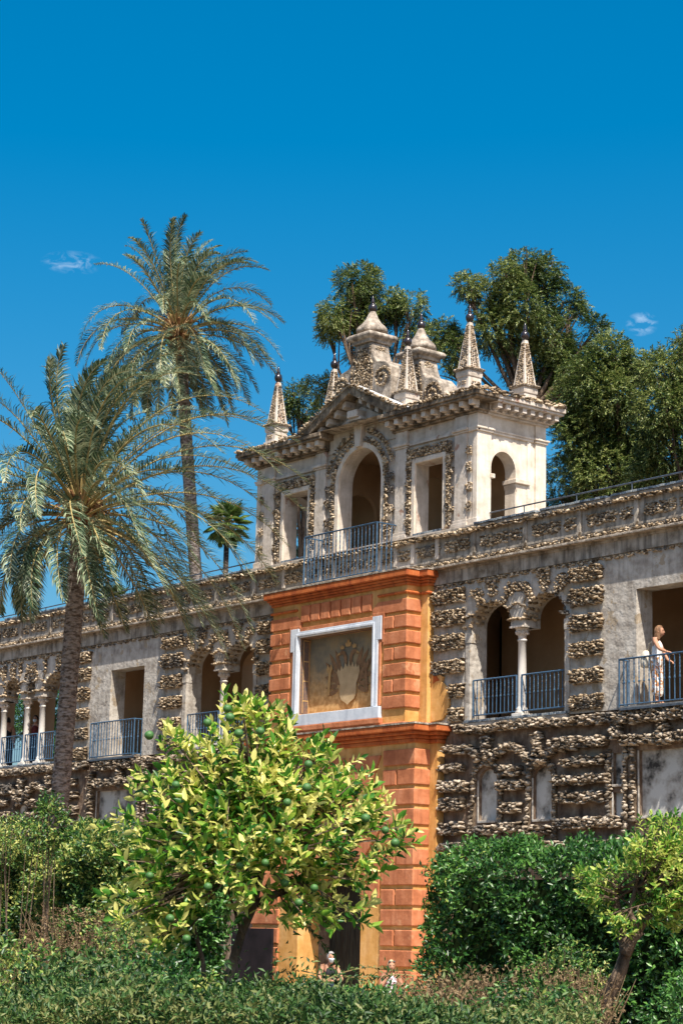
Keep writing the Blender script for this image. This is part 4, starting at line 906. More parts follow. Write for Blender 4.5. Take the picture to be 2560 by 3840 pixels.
def crest(x, y, label, zo=0.0, back=False):
    o = empty('roof_crest', (x, y, 15.2), label, 'roof crest', 'scrolled crests on the pavilion roof')
    half = [(1.1, 15.1), (1.2, 15.75), (1.22, 16.05), (1.14, 16.32), (.96, 16.48), (.78, 16.52), (.60, 16.56), (.47, 16.70), (.38, 16.90), (.34, 17.12)]
    P = [(p[0]*.97, p[1]+zo) for p in half]; pts = P+[(-p[0], p[1]) for p in P[::-1]]
    m = MB(lambda v: (x+v[0], y+v[1], v[2])); m.prism(pts, -.30, .30); m.build('scroll_body', RKC, o, bevel=.03)
    r = Rocks(); tf = lambda v: (x+v[0], y-.30+v[1], v[2])
    for sg in (-1, 1):      # spiral volutes
        c = (sg*.82, 16.06+zo); sp = []
        for k in range(26):
            t = k*.42; rr = .33-.0105*k; sp.append((c[0]+sg*rr*math.cos(t), c[1]+rr*.95*math.sin(t)))
        r.path(sp, .06, .075, .05, tf, .04)
        r.path([(sg*.34, 17.0+zo), (sg*.30, 16.72+zo), (sg*.40, 16.5+zo), (sg*.42, 16.2+zo), (sg*.36, 15.8+zo)], .06, .07, .045, tf, .04)
    r.poly([(-.22, 17.0+zo), (.22, 17.0+zo), (.25, 16.7+zo), (.33, 16.4+zo), (.34, 16.1+zo), (.22, 15.6+zo), (-.22, 15.6+zo), (-.34, 16.1+zo), (-.33, 16.4+zo), (-.25, 16.7+zo)], .085, .05, tf, .03)
    tr = lambda v: (x+.34-v[1], y+v[0], v[2]); r.poly([(-.16, 16.78+zo), (.16, 16.78+zo), (.16, 17.05+zo), (-.16, 17.05+zo)], .08, .05, tr, .02)
    tr = lambda v: (x+1.0-v[1], y+v[0], v[2]); r.poly([(-.2, 15.9+zo), (.2, 15.9+zo), (.2, 16.1+zo), (-.2, 16.1+zo)], .09, .05, tr, .02)
    r.build(o, [ROK], limit=0)
    m = MB(); sq([(.37, 17.12+zo), (.38, 17.20+zo), (.44, 17.23+zo), (.48, 17.28+zo), (.48, 17.33+zo), (.44, 17.38+zo), (.30, 17.39+zo)], x, y, m); m.build('abacus', RKC, o, bevel=.015)
    m = MB(); m.lathe([(.26*1.25, 17.40+zo), (.34*1.25, 17.46+zo), (.345*1.25, 17.52+zo), (.30*1.25, 17.60+zo), (.22*1.2, 17.70+zo), (.15*1.2, 17.82+zo), (.105*1.2, 17.94+zo), (.075*1.2, 18.02+zo), (.07*1.2, 18.05+zo)], x, y, 8, rot=math.pi/8, sx=1.02, sy=1.02); m.build('bell_cap', RKC, o, bevel=.02)
    z = 18.0+zo; m = MB(); m.lathe([(.04, z), (.055, z+.02), (.10, z+.07), (.115, z+.13), (.10, z+.20), (.05, z+.25), (.045, z+.27), (.055, z+.28), (.045, z+.32), (.025, z+.42), (.005, z+.50)], x, y, 18); m.build('finial', CER, o, smooth=True)
crest(CX, .30, 'front scrolled stone crest rising behind the pediment, the taller-looking one')
crest(CX, 1.96, 'rear scrolled stone crest seen between two obelisks', -.12)
# ------------------------------------------------------------------ balcony over the gateway
o = empty('iron_balcony', (CX, -.4, 10.9), 'blue wrought-iron balcony in front of the pavilion arch, on the orange cornice', 'balcony')
m = MB(Tc); m.box(-1.5, 1.55, -.66, -.10, 10.832, 10.90); m.build('slab', RKC, o, bevel=.01)
railing(o, [(CX-1.42, -.0), (CX-1.42, -.62), (CX+1.48, -.62), (CX+1.48, .0)], 10.93, 12.14, .105)
# ================================================================== vegetation
def noise3(P, seed=0, f=1.0):
    q = P*f; s = np.zeros(len(P))
    r = np.random.default_rng(seed)
    for k in range(6):
        d = r.normal(size=3)*(1.0+.7*k); s += np.sin(q@d+r.uniform(0, 6.28))/(1+.6*k)
    return s/2.2
def trunk_mesh(name, pts, rad, m, parent, n=10, kind=None):
    b = MB(); b.tube(pts, rad, n); return b.build(name, m, parent, smooth=True, kind=kind)
def bez(a, b, c, n):
    return [a*((1-t)**2)+b*(2*t*(1-t))+c*(t*t) for t in [i/(n-1) for i in range(n)]]
def frond(parent, base, azim, el, L, droop, m, seed, llen=.42, n=62, curl=0.0, wind=Vector((0, 0, 0)), width=.020):
    r = np.random.default_rng(seed)
    d = Vector((math.cos(azim)*math.cos(el), math.sin(azim)*math.cos(el), math.sin(el)))
    P = [Vector(base)]; k = 16; step = L/k; dd = d.copy(); dirs = [d]
    for i in range(k):
        dd = (dd+Vector((0, 0, -1))*droop*(.25+1.5*(i/k)**1.2)/k*(1.0)+wind*(i/k)/k).normalized(); P.append(P[-1]+dd*step); dirs.append(dd)
    P_np = np.array([p[:] for p in P]); D_np = np.array([q[:] for q in dirs])
    t = np.linspace(.16, 1.0, n)**.9; idx = t*k; i0 = np.minimum(idx.astype(int), k-1); fr = (idx-i0)[:, None]
    pos = P_np[i0]*(1-fr)+P_np[i0+1]*fr; dr = unit(D_np[i0]*(1-fr)+D_np[np.minimum(i0+1, k)]*fr)
    up = np.array([0, 0, 1.0]); side0 = unit(np.cross(dr, up[None])+1e-6); nrm = np.cross(side0, dr)
    Vs = []; Fs = []; base_i = 0; MI = []
    tw = curl
    for sgn in (-1, 1):
        s = side0*math.cos(tw)*sgn+nrm*math.sin(tw)*sgn
        ln = llen*np.clip(np.sin(np.pi*(.12+.83*(t-.16)/.84))**.7, .2, 1)*r.uniform(.8, 1.12, n)
        dirl = unit(s*.80+dr*(.45+.6*t[:, None])+nrm*(.35+r.normal(scale=.20, size=(n, 1)))+r.normal(scale=.10, size=(n, 3)))
        mid = pos+dirl*(ln*.55)[:, None]
        d2 = unit(dirl+np.array([0, 0, -1])*(.45+r.uniform(-.2, .5, (n, 1)))+np.array(wind)[None]*.3)
        tip = mid+d2*(ln*.5)[:, None]
        wv = unit(np.cross(dirl, nrm))*width*1.0
        b0 = pos-wv*.5; b1 = pos+wv*.5; m0 = mid-wv*.75; m1 = mid+wv*.75
        V = np.stack([b0, b1, m1, m0, tip], 1).reshape(-1, 3)
        o = np.arange(n)*5+base_i
        F = np.concatenate([np.stack([o, o+1, o+2], 1), np.stack([o, o+2, o+3], 1), np.stack([o+3, o+2, o+4], 1)])
        Vs.append(V); Fs.append(F); MI += [0]*len(F); base_i += len(V)
    # stalk
    ks = 5; RV = []; 
    for i in range(len(P)):
        rr = .026*(1-i/(len(P)-.2))+.004
        sd = Vector(dirs[i]).cross(Vector((0, 0, 1)))
        sd = sd.normalized() if sd.length > 1e-4 else Vector((1, 0, 0)); uu = sd.cross(dirs[i])
        for a in range(4):
            an = a*math.pi/2+.78; RV.append(tuple(P[i]+sd*math.cos(an)*rr*1.4+uu*math.sin(an)*rr))
    RF = []
    for i in range(len(P)-1):
        for a in range(4):
            b_ = (a+1) % 4; q = base_i+i*4
            RF += [(q+a, q+b_, q+4+b_), (q+a, q+4+b_, q+4+a)]
    Vs.append(np.array(RV)); Fs.append(np.array(RF)); MI += [1]*len(RF)
    return link('frond', mesh_np('frond', np.concatenate(Vs), np.concatenate(Fs), [m, RAC], MI), parent)
def date_palm(label, top, base, r0, r1, nf, L, seed, wind, spread=124, skew=0.0, name='date_palm', lean=Vector((0, 0, 0))):
    rnd = random.Random(seed)
    o = empty(name, base, label, 'palm tree')
    top = Vector(top); base = Vector(base)
    mid = (top+base)/2+lean
    pts = bez(base, mid, top, 60); rads = []
    b = MB(); vs = []; fs = []; n = 22; rows = 150
    for j in range(rows):
        t = j/(rows-1); p = base*((1-t)**2)+mid*(2*t*(1-t))+top*(t*t)
        r = (r0*(1-t)+r1*t)*(1+.0*math.sin(j))
        for i in range(n):
            a = 2*math.pi*i/n+.28*(j % 2)
            bump = .035*(j % 2)+rnd.uniform(-.02, .03)
            vs.append((p.x+math.cos(a)*(r*(1+bump)), p.y+math.sin(a)*(r*(1+bump)), p.z+rnd.uniform(-.02, .02)))
    for j in range(rows-1):
        for i in range(n):
            k = (i+1) % n; fs.append((j*n+i, j*n+k, (j+1)*n+k, (j+1)*n+i))
    b.add(vs, fs); b.build('trunk', PTR, o)
    # cut leaf bases round the head
    q = MB()
    for k in range(54):
        a = k*2.4; z = -.62+1.05*(k/54); rr = r1*(.95+.25*math.sin((z+.6)*2.4))
        p = top+Vector((math.cos(a)*rr, math.sin(a)*rr, z)); e = p+Vector((math.cos(a)*.20, math.sin(a)*.20, .26))
        q.tube([p-Vector((math.cos(a)*.1, math.sin(a)*.1, .1)), p, e], [.085, .075, .035], 5)
    q.lathe([(r1*1.0, top.z-.5), (r1*1.35, top.z-.1), (r1*1.1, top.z+.35), (.08, top.z+.7)], top.x, top.y, 12)
    q.build('leaf_bases', PBT, o)
    q = MB()
    for k in range(7):
        a = k*.9+seed; p = top+Vector((math.cos(a)*r1, math.sin(a)*r1, .15))
        for s in range(9):
            e = p+Vector((math.cos(a)*(.5+.1*rnd.random()), math.sin(a)*(.5), -.05+rnd.uniform(-.35, .2)))+Vector([rnd.uniform(-.15, .15) for _ in range(3)])
            q.tube(bez(p, (p+e)/2+Vector((0, 0, .2)), e, 5), .012, 4)
    q.build('fruit_stalk', PBT, o)
    for k in range(nf):
        t = k/nf; el = R_(86)-R_(spread)*(t**1.0)+rnd.uniform(-.12, .12); a = k*2.39996+rnd.uniform(-.2, .2)
        LL = L*(.80+.28*math.sin(math.pi*min(1, t*.9+.15)))*rnd.uniform(.88, 1.05)*(1+skew*(math.cos(a)*RT.x+math.sin(a)*RT.y)*(1 if math.cos(a)*RT.x+math.sin(a)*RT.y > 0 else .25))
        frond(o, top+Vector((math.cos(a)*.12, math.sin(a)*.12, .28-.55*t)), a, el, LL, (1.45+1.0*math.cos(el))*rnd.uniform(.8, 1.25), LPM, seed*100+k, curl=rnd.uniform(-.5, .5), wind=wind, llen=.50*L/4.0, n=86, width=.0195)
    return o
t1 = at(305, 1925, 52.0); b1 = at(215, 3070, 52.0); b1 = t1+(b1-t1)*((t1.z)/(t1.z-b1.z))
date_palm('near date palm with a grey ringed trunk in front of the left wing', t1, b1, .235, .21, 104, 4.25, 3, Vector((.85, 1.1, .0)), 108, .34, lean=Vector((.12, 0, 0)))
t2 = at(672, 1250, 67.0); b2 = at(740, 2190, 67.0); b2 = t2+(b2-t2)*((t2.z)/(t2.z-b2.z))
date_palm('far taller date palm rising behind the parapet of the left wing', t2, b2, .21, .19, 80, 3.6, 11, Vector((.55, .65, 0)), 128, lean=Vector((-.1, 0, 0)))
def fan_palm(label, top, r, nf, seed):
    rnd = random.Random(seed); top = Vector(top)
    o = empty('fan_palm', (top.x, top.y, 0), label, 'palm tree')
    trunk_mesh('trunk', [Vector((top.x, top.y, 0)), Vector((top.x+.05, top.y, top.z*.5)), top], [.16, .13, .11], PTR, o)
    for k in range(nf):
        a = k*2.4; el = R_(80)-R_(150)*(k/nf)+rnd.uniform(-.15, .15)
        d = Vector((math.cos(a)*math.cos(el), math.sin(a)*math.cos(el), math.sin(el))); hub = top+d*r*.5
        s = d.cross(Vector((0, 0, 1))).normalized(); u = s.cross(d)
        Pn = []; Dn = []; Nn = []; LL = []
        for i in range(22):
            an = R_(-105+210*i/21); q = d*math.cos(an)+s*math.sin(an); q = (q+Vector((0, 0, -.25))).normalized()
            Pn.append(hub[:]); Dn.append(q[:]); Nn.append(u[:]); LL.append(r*.62*rnd.uniform(.85, 1.05)*(.75+.25*math.cos(an)))
        Pn, Dn, Nn, LL = map(np.array, (Pn, Dn, Nn, LL))
        V, F = leaf_arrays(Pn, Dn, Nn, LL, np.full(22, r*.075))
        b = MB(); b.tube([top, hub], .02, 4); tv = np.array(b.v); tf = []
        for f in b.f:
            for q in range(1, len(f)-1): tf.append((f[0], f[q], f[q+1]))
        F2 = np.array(tf)+len(V)
        link('frond', mesh_np('frond', np.concatenate([V, tv]), np.concatenate([F, F2]), [LPG, RAC], [0]*len(F)+[1]*len(F2)), o)
    return o
fan_palm('small fan palm seen between the near palm trunk and the parapet', at(360, 2010, 85), 1.05, 34, 5)
fan_palm('fan palm half hidden behind the hanging fronds beside the pavilion', at(852, 1965, 88), 1.05, 34, 6)
fan_palm('tuft of a young palm just showing above the left parapet', at(432, 2262, 80), .8, 16, 8)
# ------------------------------------------------------------------ broadleaf trees behind
def big_tree(label, lobes, depth, seed, dens=1.0, m=LPC, leaf=.105):
    """lobes: (px, py, radius m, depth offset)"""
    rnd = random.Random(seed); r = np.random.default_rng(seed)
    cs = [(at(px, py, depth+dz), rad) for px, py, rad, dz in lobes]
    cx = sum(c.x for c, _ in cs)/len(cs); cyy = sum(c.y for c, _ in cs)/len(cs)
    o = empty('pecan_tree', (cx, cyy, 0), label, 'tree')
    zl = min(c.z for c, _ in cs); fork = Vector((cx+.3, cyy, max(3.0, zl-1.5)))
    trunk_mesh('trunk', bez(Vector((cx, cyy, 0)), Vector((cx+.4, cyy, fork.z*.5)), fork, 8), [.42-.02*i for i in range(8)], BRK, o)
    q = MB()
    for c, rad in cs:
        mid = (fork+c)/2+Vector((rnd.uniform(-.6, .6), rnd.uniform(-.4, .4), -.4)); pts = bez(fork, mid, c, 9)
        q.tube(pts, [.10-.010*i for i in range(9)], 6)
        for k in range(6):
            e = c+Vector([rnd.uniform(-1, 1)*rad*.85 for _ in range(3)]); q.tube(bez(pts[5+k % 3], (pts[6]+e)/2+Vector((0, 0, .15)), e, 5), [.035, .03, .022, .015, .008], 4)
    q.build('limbs', BRK, o)
    PP = []; DD = []
    for c, rad in cs:
        n = int(900*rad*rad*dens)
        d = unit(r.normal(size=(n, 3))); rr = rad*(r.uniform(.12, 1, n)**.45)*(1+.22*noise3(d*2.2+np.array(c)[None]*.7, seed))
        P = np.array(c)[None]+d*rr[:, None]*np.array([1, 1, .92])
        nz = noise3(P*1.0, seed+5, 1.5); keep = nz > -.50
        P = P[keep]; d = d[keep]; PP.append(P); DD.append(d)
    P = np.concatenate(PP); d = np.concatenate(DD); n = len(P)
    K = 13
    ax = unit(d*.8+r.normal(scale=.55, size=(n, 3))+np.array([0, 0, -.15]))
    Lp = []; Ld = []; Ln = []
    nrm = unit(r.normal(scale=.4, size=(n, 3))+np.array([0, 0, 1.0])); side = unit(np.cross(ax, nrm))
    for k in range(K):
        t = k/(K-1); sg = 1 if k % 2 else -1
        p = P+ax*(t*.26)+np.array([0, 0, -.07])*t*t
        dl = unit(ax*(.5+.6*t)+side*sg*(1-.6*t)+np.array([0, 0, -.12])+r.normal(scale=.30, size=(n, 3)))
        Lp.append(p); Ld.append(dl); Ln.append(nrm+r.normal(scale=.25, size=(n, 3)))
    Lp, Ld, Ln = map(np.concatenate, (Lp, Ld, Ln))
    leaves_obj('crown', Lp, Ld, Ln, leaf*r.uniform(.8, 1.2, len(Lp)), leaf*.30*np.ones(len(Lp)), m, o)
    return o
def L3(pts, sc_=1.0):   # crown lobes measured on a 0.6137 reduction of the view
    return [(1100+x/.6137, 850+y/.6137, r/.6137/106*sc_, dz) for x, y, r, dz in pts+[(x_+r_*.5, y_+r_*.45, r_*.7, .5) for x_, y_, r_, d_ in pts[::2]]]
big_tree('dark pecan tree behind the front stone crest', L3([(135, 130, 42, 0), (165, 120, 40, 1), (95, 205, 42, -.6), (85, 240, 30, 0), (215, 175, 46, .5), (275, 180, 34, 0), (150, 200, 55, .7), (180, 290, 60, 1), (290, 260, 46, 0), (60, 370, 40, .5)]), 80, 21)
big_tree('tallest broad pecan tree behind the two right obelisks', L3([(530, 85, 42, 0), (575, 110, 48, 1), (490, 110, 36, -.5), (400, 135, 32, 0), (440, 160, 44, .6), (540, 180, 72, -.4), (620, 170, 46, .6), (470, 240, 66, 0), (600, 250, 70, 0), (690, 235, 34, -.6), (345, 240, 30, .6), (380, 280, 38, 0), (560, 320, 80, .9), (345, 320, 34, .2), (640, 330, 60, -.2)], 1.0), 76, 22)
big_tree('dense pecan tree filling the gap right of the pavilion', L3([(730, 290, 46, 0), (690, 350, 66, 0), (640, 420, 62, .8), (740, 390, 62, -.5), (790, 320, 34, 0), (680, 480, 80, .4), (770, 470, 70, 0), (640, 560, 66, .5), (720, 570, 74, -.4), (800, 560, 60, 0), (610, 620, 50, .6)], 1.0), 70, 23)
big_tree('pecan tree cut by the right edge of the view', L3([(890, 260, 26, 0), (850, 330, 52, 0), (905, 330, 50, .7), (850, 420, 62, -.5), (905, 430, 66, .5), (870, 510, 70, 0), (930, 540, 70, .4), (830, 580, 60, .4)]), 66, 24)
big_tree('small round tree crown between the leftmost obelisk and the pediment', [(1120, 1490, .58, 0), (1150, 1540, .6, .3), (1100, 1540, .5, 0), (1170, 1640, .5, .4), (1140, 1720, .5, .2), (1128, 1860, .50, 0), (1135, 1980, .45, 0), (1120, 2090, .5, .3)], 84, 25, 1.2)
big_tree('garden tree glimpsed through the far left loggia', [(190, 2600, 1.1, 0), (170, 2750, 1.1, 0), (210, 2850, 1.0, 0), (120, 2700, 1.2, 1)], 86, 26, .7, LHR)
big_tree('garden tree glimpsed through the arch beside the gateway', [(930, 2560, .8, 0), (950, 2640, .9, 0), (910, 2700, .9, 0)], 80, 27, .7, LHR)
# ------------------------------------------------------------------ hedges
def hedge(name, label, x0, x1, y0, y1, z1, m, leaf, n, seed, z0=0.0, bump=.22, shoots=0, mats2=None, zfun=None, kindname='hedge', cat='hedge', group=None):
    r = np.random.default_rng(seed)
    o = empty(name, ((x0+x1)/2, (y0+y1)/2, 0), label, cat, group)
    b = MB(); k = .34*min(1, (y1-y0)/1.2); b.box(x0+k, x1-k, y0+k, y1-k, 0, z1-k); b.build('dark_core', HCO, o)  # added solid box, coloured dark as the hedge's shaded inside
    A = np.array([(x1-x0)*(z1-z0), (x1-x0)*(y1-y0), (y1-y0)*(z1-z0), (y1-y0)*(z1-z0)]); c = r.choice(4, n, p=A/A.sum())
    u = r.uniform(size=(n, 2)); P = np.zeros((n, 3)); N = np.zeros((n, 3))
    for f in range(4):
        q = c == f
        if f == 0: P[q] = np.stack([x0+(x1-x0)*u[q, 0], np.full(q.sum(), y0), z0+(z1-z0)*u[q, 1]], 1); N[q] = (0, -1, 0)
        if f == 1: P[q] = np.stack([x0+(x1-x0)*u[q, 0], y0+(y1-y0)*u[q, 1], np.full(q.sum(), z1)], 1); N[q] = (0, 0, 1)
        if f == 2: P[q] = np.stack([np.full(q.sum(), x0), y0+(y1-y0)*u[q, 0], z0+(z1-z0)*u[q, 1]], 1); N[q] = (-1, 0, 0)
        if f == 3: P[q] = np.stack([np.full(q.sum(), x1), y0+(y1-y0)*u[q, 0], z0+(z1-z0)*u[q, 1]], 1); N[q] = (1, 0, 0)
    nz = noise3(P, seed, 1.6)+.5*noise3(P, seed+1, 5.0)
    P = P+N*(nz[:, None]*bump)-N*(r.uniform(0, 1, (n, 1))**2*.30)
    if zfun is not None: P[:, 2] += zfun(P[:, 0])*np.clip((P[:, 2]-z0)/(z1-z0), 0, 1)
    K = 6; Lp = []; Ld = []; Ln = []
    ax = unit(N+np.array([0, 0, .7])+r.normal(scale=.55, size=(n, 3)))
    for k in range(K):
        t = k/(K-1); Lp.append(P+ax*(t*leaf*1.5)); Ld.append(unit(ax*.6+r.normal(scale=.8, size=(n, 3)))); Ln.append(unit(N*.7+np.array([.35, -.1, .9])+r.normal(scale=.55, size=(n, 3))))
    Lp, Ld, Ln = map(np.concatenate, (Lp, Ld, Ln)); s = leaf*r.uniform(.65, 1.2, len(Lp))
    leaves_obj('foliage', Lp, Ld, Ln, s, s*.46, m, o)
    return o, P, N
yr = at(1590, 3500, 38).y; xr0 = at(1590, 3500, 38).x
hz = at(1560, 3200, 38).z
o, P, N = hedge('laurel_hedge', 'tall clipped dark green laurel hedge right of the orange gateway', xr0+.05, xr0+15, yr, yr+1.6, hz-.12, LHR, .11, 12500, 31, bump=.34, z0=.0)
# yellowing leaves at its left end
r = np.random.default_rng(5); e = (P[:, 0] < xr0+1.6) & (P[:, 1] < yr+.4); Q = P[e][:700]; 
leaves_obj('yellow_leaves', Q+np.array([0, -.06, 0]), rdir(len(Q), .3), unit(rdir(len(Q))+np.array([.3, -.6, .6])), .085*np.ones(len(Q)), .04*np.ones(len(Q)), LOR2, o)
yl = at(450, 3500, 37).y; xa = at(-150, 3500, 37).x; xb = at(330, 3500, 37).x
xa = CAM.x+(at(-150, 3500, 37)-CAM).x*(yl-CAM.y)/(at(-150, 3500, 37)-CAM).y
hedge('privet_hedge', 'loose light green privet bush with brown dry twigs at the far left', xa, xb, yl, yl+1.6, 3.62, LHL, .090, 11000, 32, bump=.36, z0=.8)
xc = CAM.x+(at(862, 3500, 37)-CAM).x*(yl+2.2-CAM.y)/(at(862, 3500, 37)-CAM).y
hedge('laurel_hedge', 'shaded dark laurel hedge behind the orange tree, left of the gateway', xb-.3, xc, yl+.8, yl+2.2, 3.45, LHR, .11, 5600, 33, bump=.26, z0=.6)
# climbing shoots against the palm trunk
def shrub(label, c, rx, rz, m, leaf, n, seed, name='shrub', stems=8, cat='shrub', smat=BRK, group=None, up=.5):
    rnd = random.Random(seed); r = np.random.default_rng(seed); c = Vector(c)
    o = empty(name, (c.x, c.y, 0), label, cat, group)
    q = MB()
    for k in range(stems):
        e = c+Vector((rnd.uniform(-1, 1)*rx, rnd.uniform(-1, 1)*rx, rnd.uniform(.2, 1)*rz)); a = Vector((c.x+rnd.uniform(-.2, .2), c.y+rnd.uniform(-.2, .2), 0))
        q.tube(bez(a, (a+e)/2+Vector((rnd.uniform(-.3, .3)*rx, 0, .2)), e, 7), [.016, .014, .012, .010, .008, .006, .003], 4)
    q.build('stems', smat, o)
    d = unit(r.normal(size=(n, 3))); P = np.array(c)[None]+d*np.array([rx, rx, rz])[None]*(r.uniform(.1, 1, (n, 1))**.5)*(1+.3*noise3(d*3, seed)[:, None])
    K = 5; Lp = []; Ld = []; Ln = []; ax = unit(d+np.array([0, 0, up])+r.normal(scale=.4, size=(n, 3)))
    for k in range(K): Lp.append(P+ax*(k*leaf*.35)); Ld.append(unit(ax*.6+r.normal(scale=.8, size=(n, 3)))); Ln.append(unit(np.array([.3, -.3, .9])+r.normal(scale=.6, size=(n, 3))))
    Lp, Ld, Ln = map(np.concatenate, (Lp, Ld, Ln)); s = leaf*r.uniform(.6, 1.2, len(Lp)); leaves_obj('foliage', Lp, Ld, Ln, s, s*.45, m, o)
    return o
shrub('leafy climber reaching up the foot of the near palm trunk', at(190, 3090, 37.5), .28, .55, LHL, .09, 260, 41, 'climbing_plant', cat='climber')
shrub('bright green privet sprigs standing above the left hedge', at(80, 3130, 37), .5, .30, LHL, .08, 260, 42)
# dry brown brush
shrub('dry brown thicket at the foot of the left hedge', at(330, 3560, 31), 1.05, .62, LDR, .05, 1000, 43, 'dry_brush', 60, 'brush', LDR)
shrub('smaller patch of brown dead leaves under the far left bush', at(60, 3620, 30), .7, .45, LDR, .05, 500, 46, 'dry_brush', 30, 'brush', LDR)
shrub('dry greyish twig heap in front of the right laurel hedge', at(1860, 3740, 24), 1.0, .30, LDR, .045, 700, 44, 'dry_brush', 90, 'brush', LDR)
shrub('thin dry stems beside the right orange tree trunk', at(2140, 3740, 23), .6, .34, LDR, .045, 400, 45, 'dry_brush', 40, 'brush', LDR)
# low myrtle hedges in the foreground: rows across the view
def low_row(label, pa, pb, depth_a, depth_b, width, seed, m, leaf, n, ztop):
    r = np.random.default_rng(seed)
    A = at(pa[0], pa[1], depth_a); B = at(pb[0], pb[1], depth_b); A.z = B.z = 0
    o = empty('low_hedge', (A+B)/2, label, 'hedge', 'low hedges across the foreground')
    D = (B-A); L = D.length; D.normalize(); S = Vector((-D.y, D.x, 0))
    q = MB(); w = width/2-.18; z = ztop-.34
    c = [A+S*w, B+S*w, B-S*w, A-S*w]; q.add([(*p[:2], 0) for p in c]+[(*p[:2], z) for p in c], [(0, 1, 2, 3), (4, 7, 6, 5), (0, 4, 5, 1), (1, 5, 6, 2), (2, 6, 7, 3), (3, 7, 4, 0)]); q.build('dark_core', HCO, o)  # added dark block blocks the view through, reads as shade between leaves
    u = r.uniform(0, L, n); v = r.uniform(-1, 1, n); top = r.uniform(size=n) < .62
    P = np.array(A)[None]+np.array(D)[None]*u[:, None]+np.array(S)[None]*(np.where(top, v, np.sign(v)*1.0)*width/2)[:, None]
    P[:, 2] = np.where(top, ztop, ztop*(.45+.55*r.uniform(size=n)))
    nz = noise3(P, seed, 2.0)*.12+noise3(P, seed+3, 7.0)*.07; P[:, 2] += nz-np.where(top, r.uniform(size=n)**2*.1, 0)
    N = np.where(top[:, None], np.array([[0, 0, 1.0]]), np.array(S)[None]*np.sign(v)[:, None])
    K = 7; Lp = []; Ld = []; Ln = []; ax = unit(N+np.array([0, 0, .8])+r.normal(scale=.5, size=(n, 3)))
    ln = np.where(r.uniform(size=(n, 1)) < .04, 3.2, 1.0)
    for k in range(K): Lp.append(P+ax*(k/(K-1)*leaf*2.2)*ln); Ld.append(unit(ax*.7+r.normal(scale=.8, size=(n, 3)))); Ln.append(unit(np.array([.3, -.2, 1.0])+r.normal(scale=.55, size=(n, 3))))
    Lp, Ld, Ln = map(np.concatenate, (Lp, Ld, Ln)); s = leaf*r.uniform(.65, 1.25, len(Lp)); leaves_obj('foliage', Lp, Ld, Ln, s, s*.36, m, o)
    return o
low_row('low myrtle hedge nearest the camera, along the bottom edge', (-300, 3700), (2150, 3700), 15.5, 14.0, 2.0, 51, LLO, .055, 6500, 1.46)
low_row('second low myrtle hedge behind the nearest one', (-300, 3700), (2170, 3700), 20.5, 18.6, 1.6, 52, LLO, .058, 5200, 1.28)
low_row('third low hedge, just in front of the visitors at the door', (-300, 3700), (2060, 3700), 27.5, 25.0, 1.4, 53, LLO, .062, 4200, .92)
# long arching shoots over the low hedge
def shoots(label, seq, seed, m):
    rnd = random.Random(seed)
    o = empty('arching_shoots', Vector((seq[0][0].x, seq[0][0].y, 0)), label, 'shoots')
    q = MB(); Pp = []; Dd = []
    for a, b_, h in seq:
        pts = bez(a, (a+b_)/2+Vector((0, 0, h)), b_, 26); q.tube(pts, [.007-.0002*i for i in range(26)], 4)
        for i in range(3, 26):
            for s in range(2):
                Pp.append(pts[i][:]); d = (pts[i]-pts[i-1]).normalized()+Vector([rnd.uniform(-1, 1) for _ in range(3)])*.8; Dd.append(d[:])
    q.each('stem', RAC, o); Pp = np.array(Pp); n = len(Pp)
    leaves_obj('foliage', Pp, np.array(Dd), unit(rdir(n)+np.array([0, 0, .8])), np.full(n, .05), np.full(n, .018), m, o)
shoots('long thin green shoots arching in front of the doorway', [(at(860, 3760, 17), at(1115, 3640, 16), .12), (at(1180, 3700, 18), at(1480, 3640, 19), .16), (at(1130, 3640, 17), at(1400, 3660, 17.5), -.05), (at(940, 3780, 16), at(1060, 3690, 16), .1), (at(1560, 3660, 20), at(1330, 3700, 20), .10), (at(1110, 3440, 16.5), at(1225, 3560, 16.5), .03)], 3, LLO)
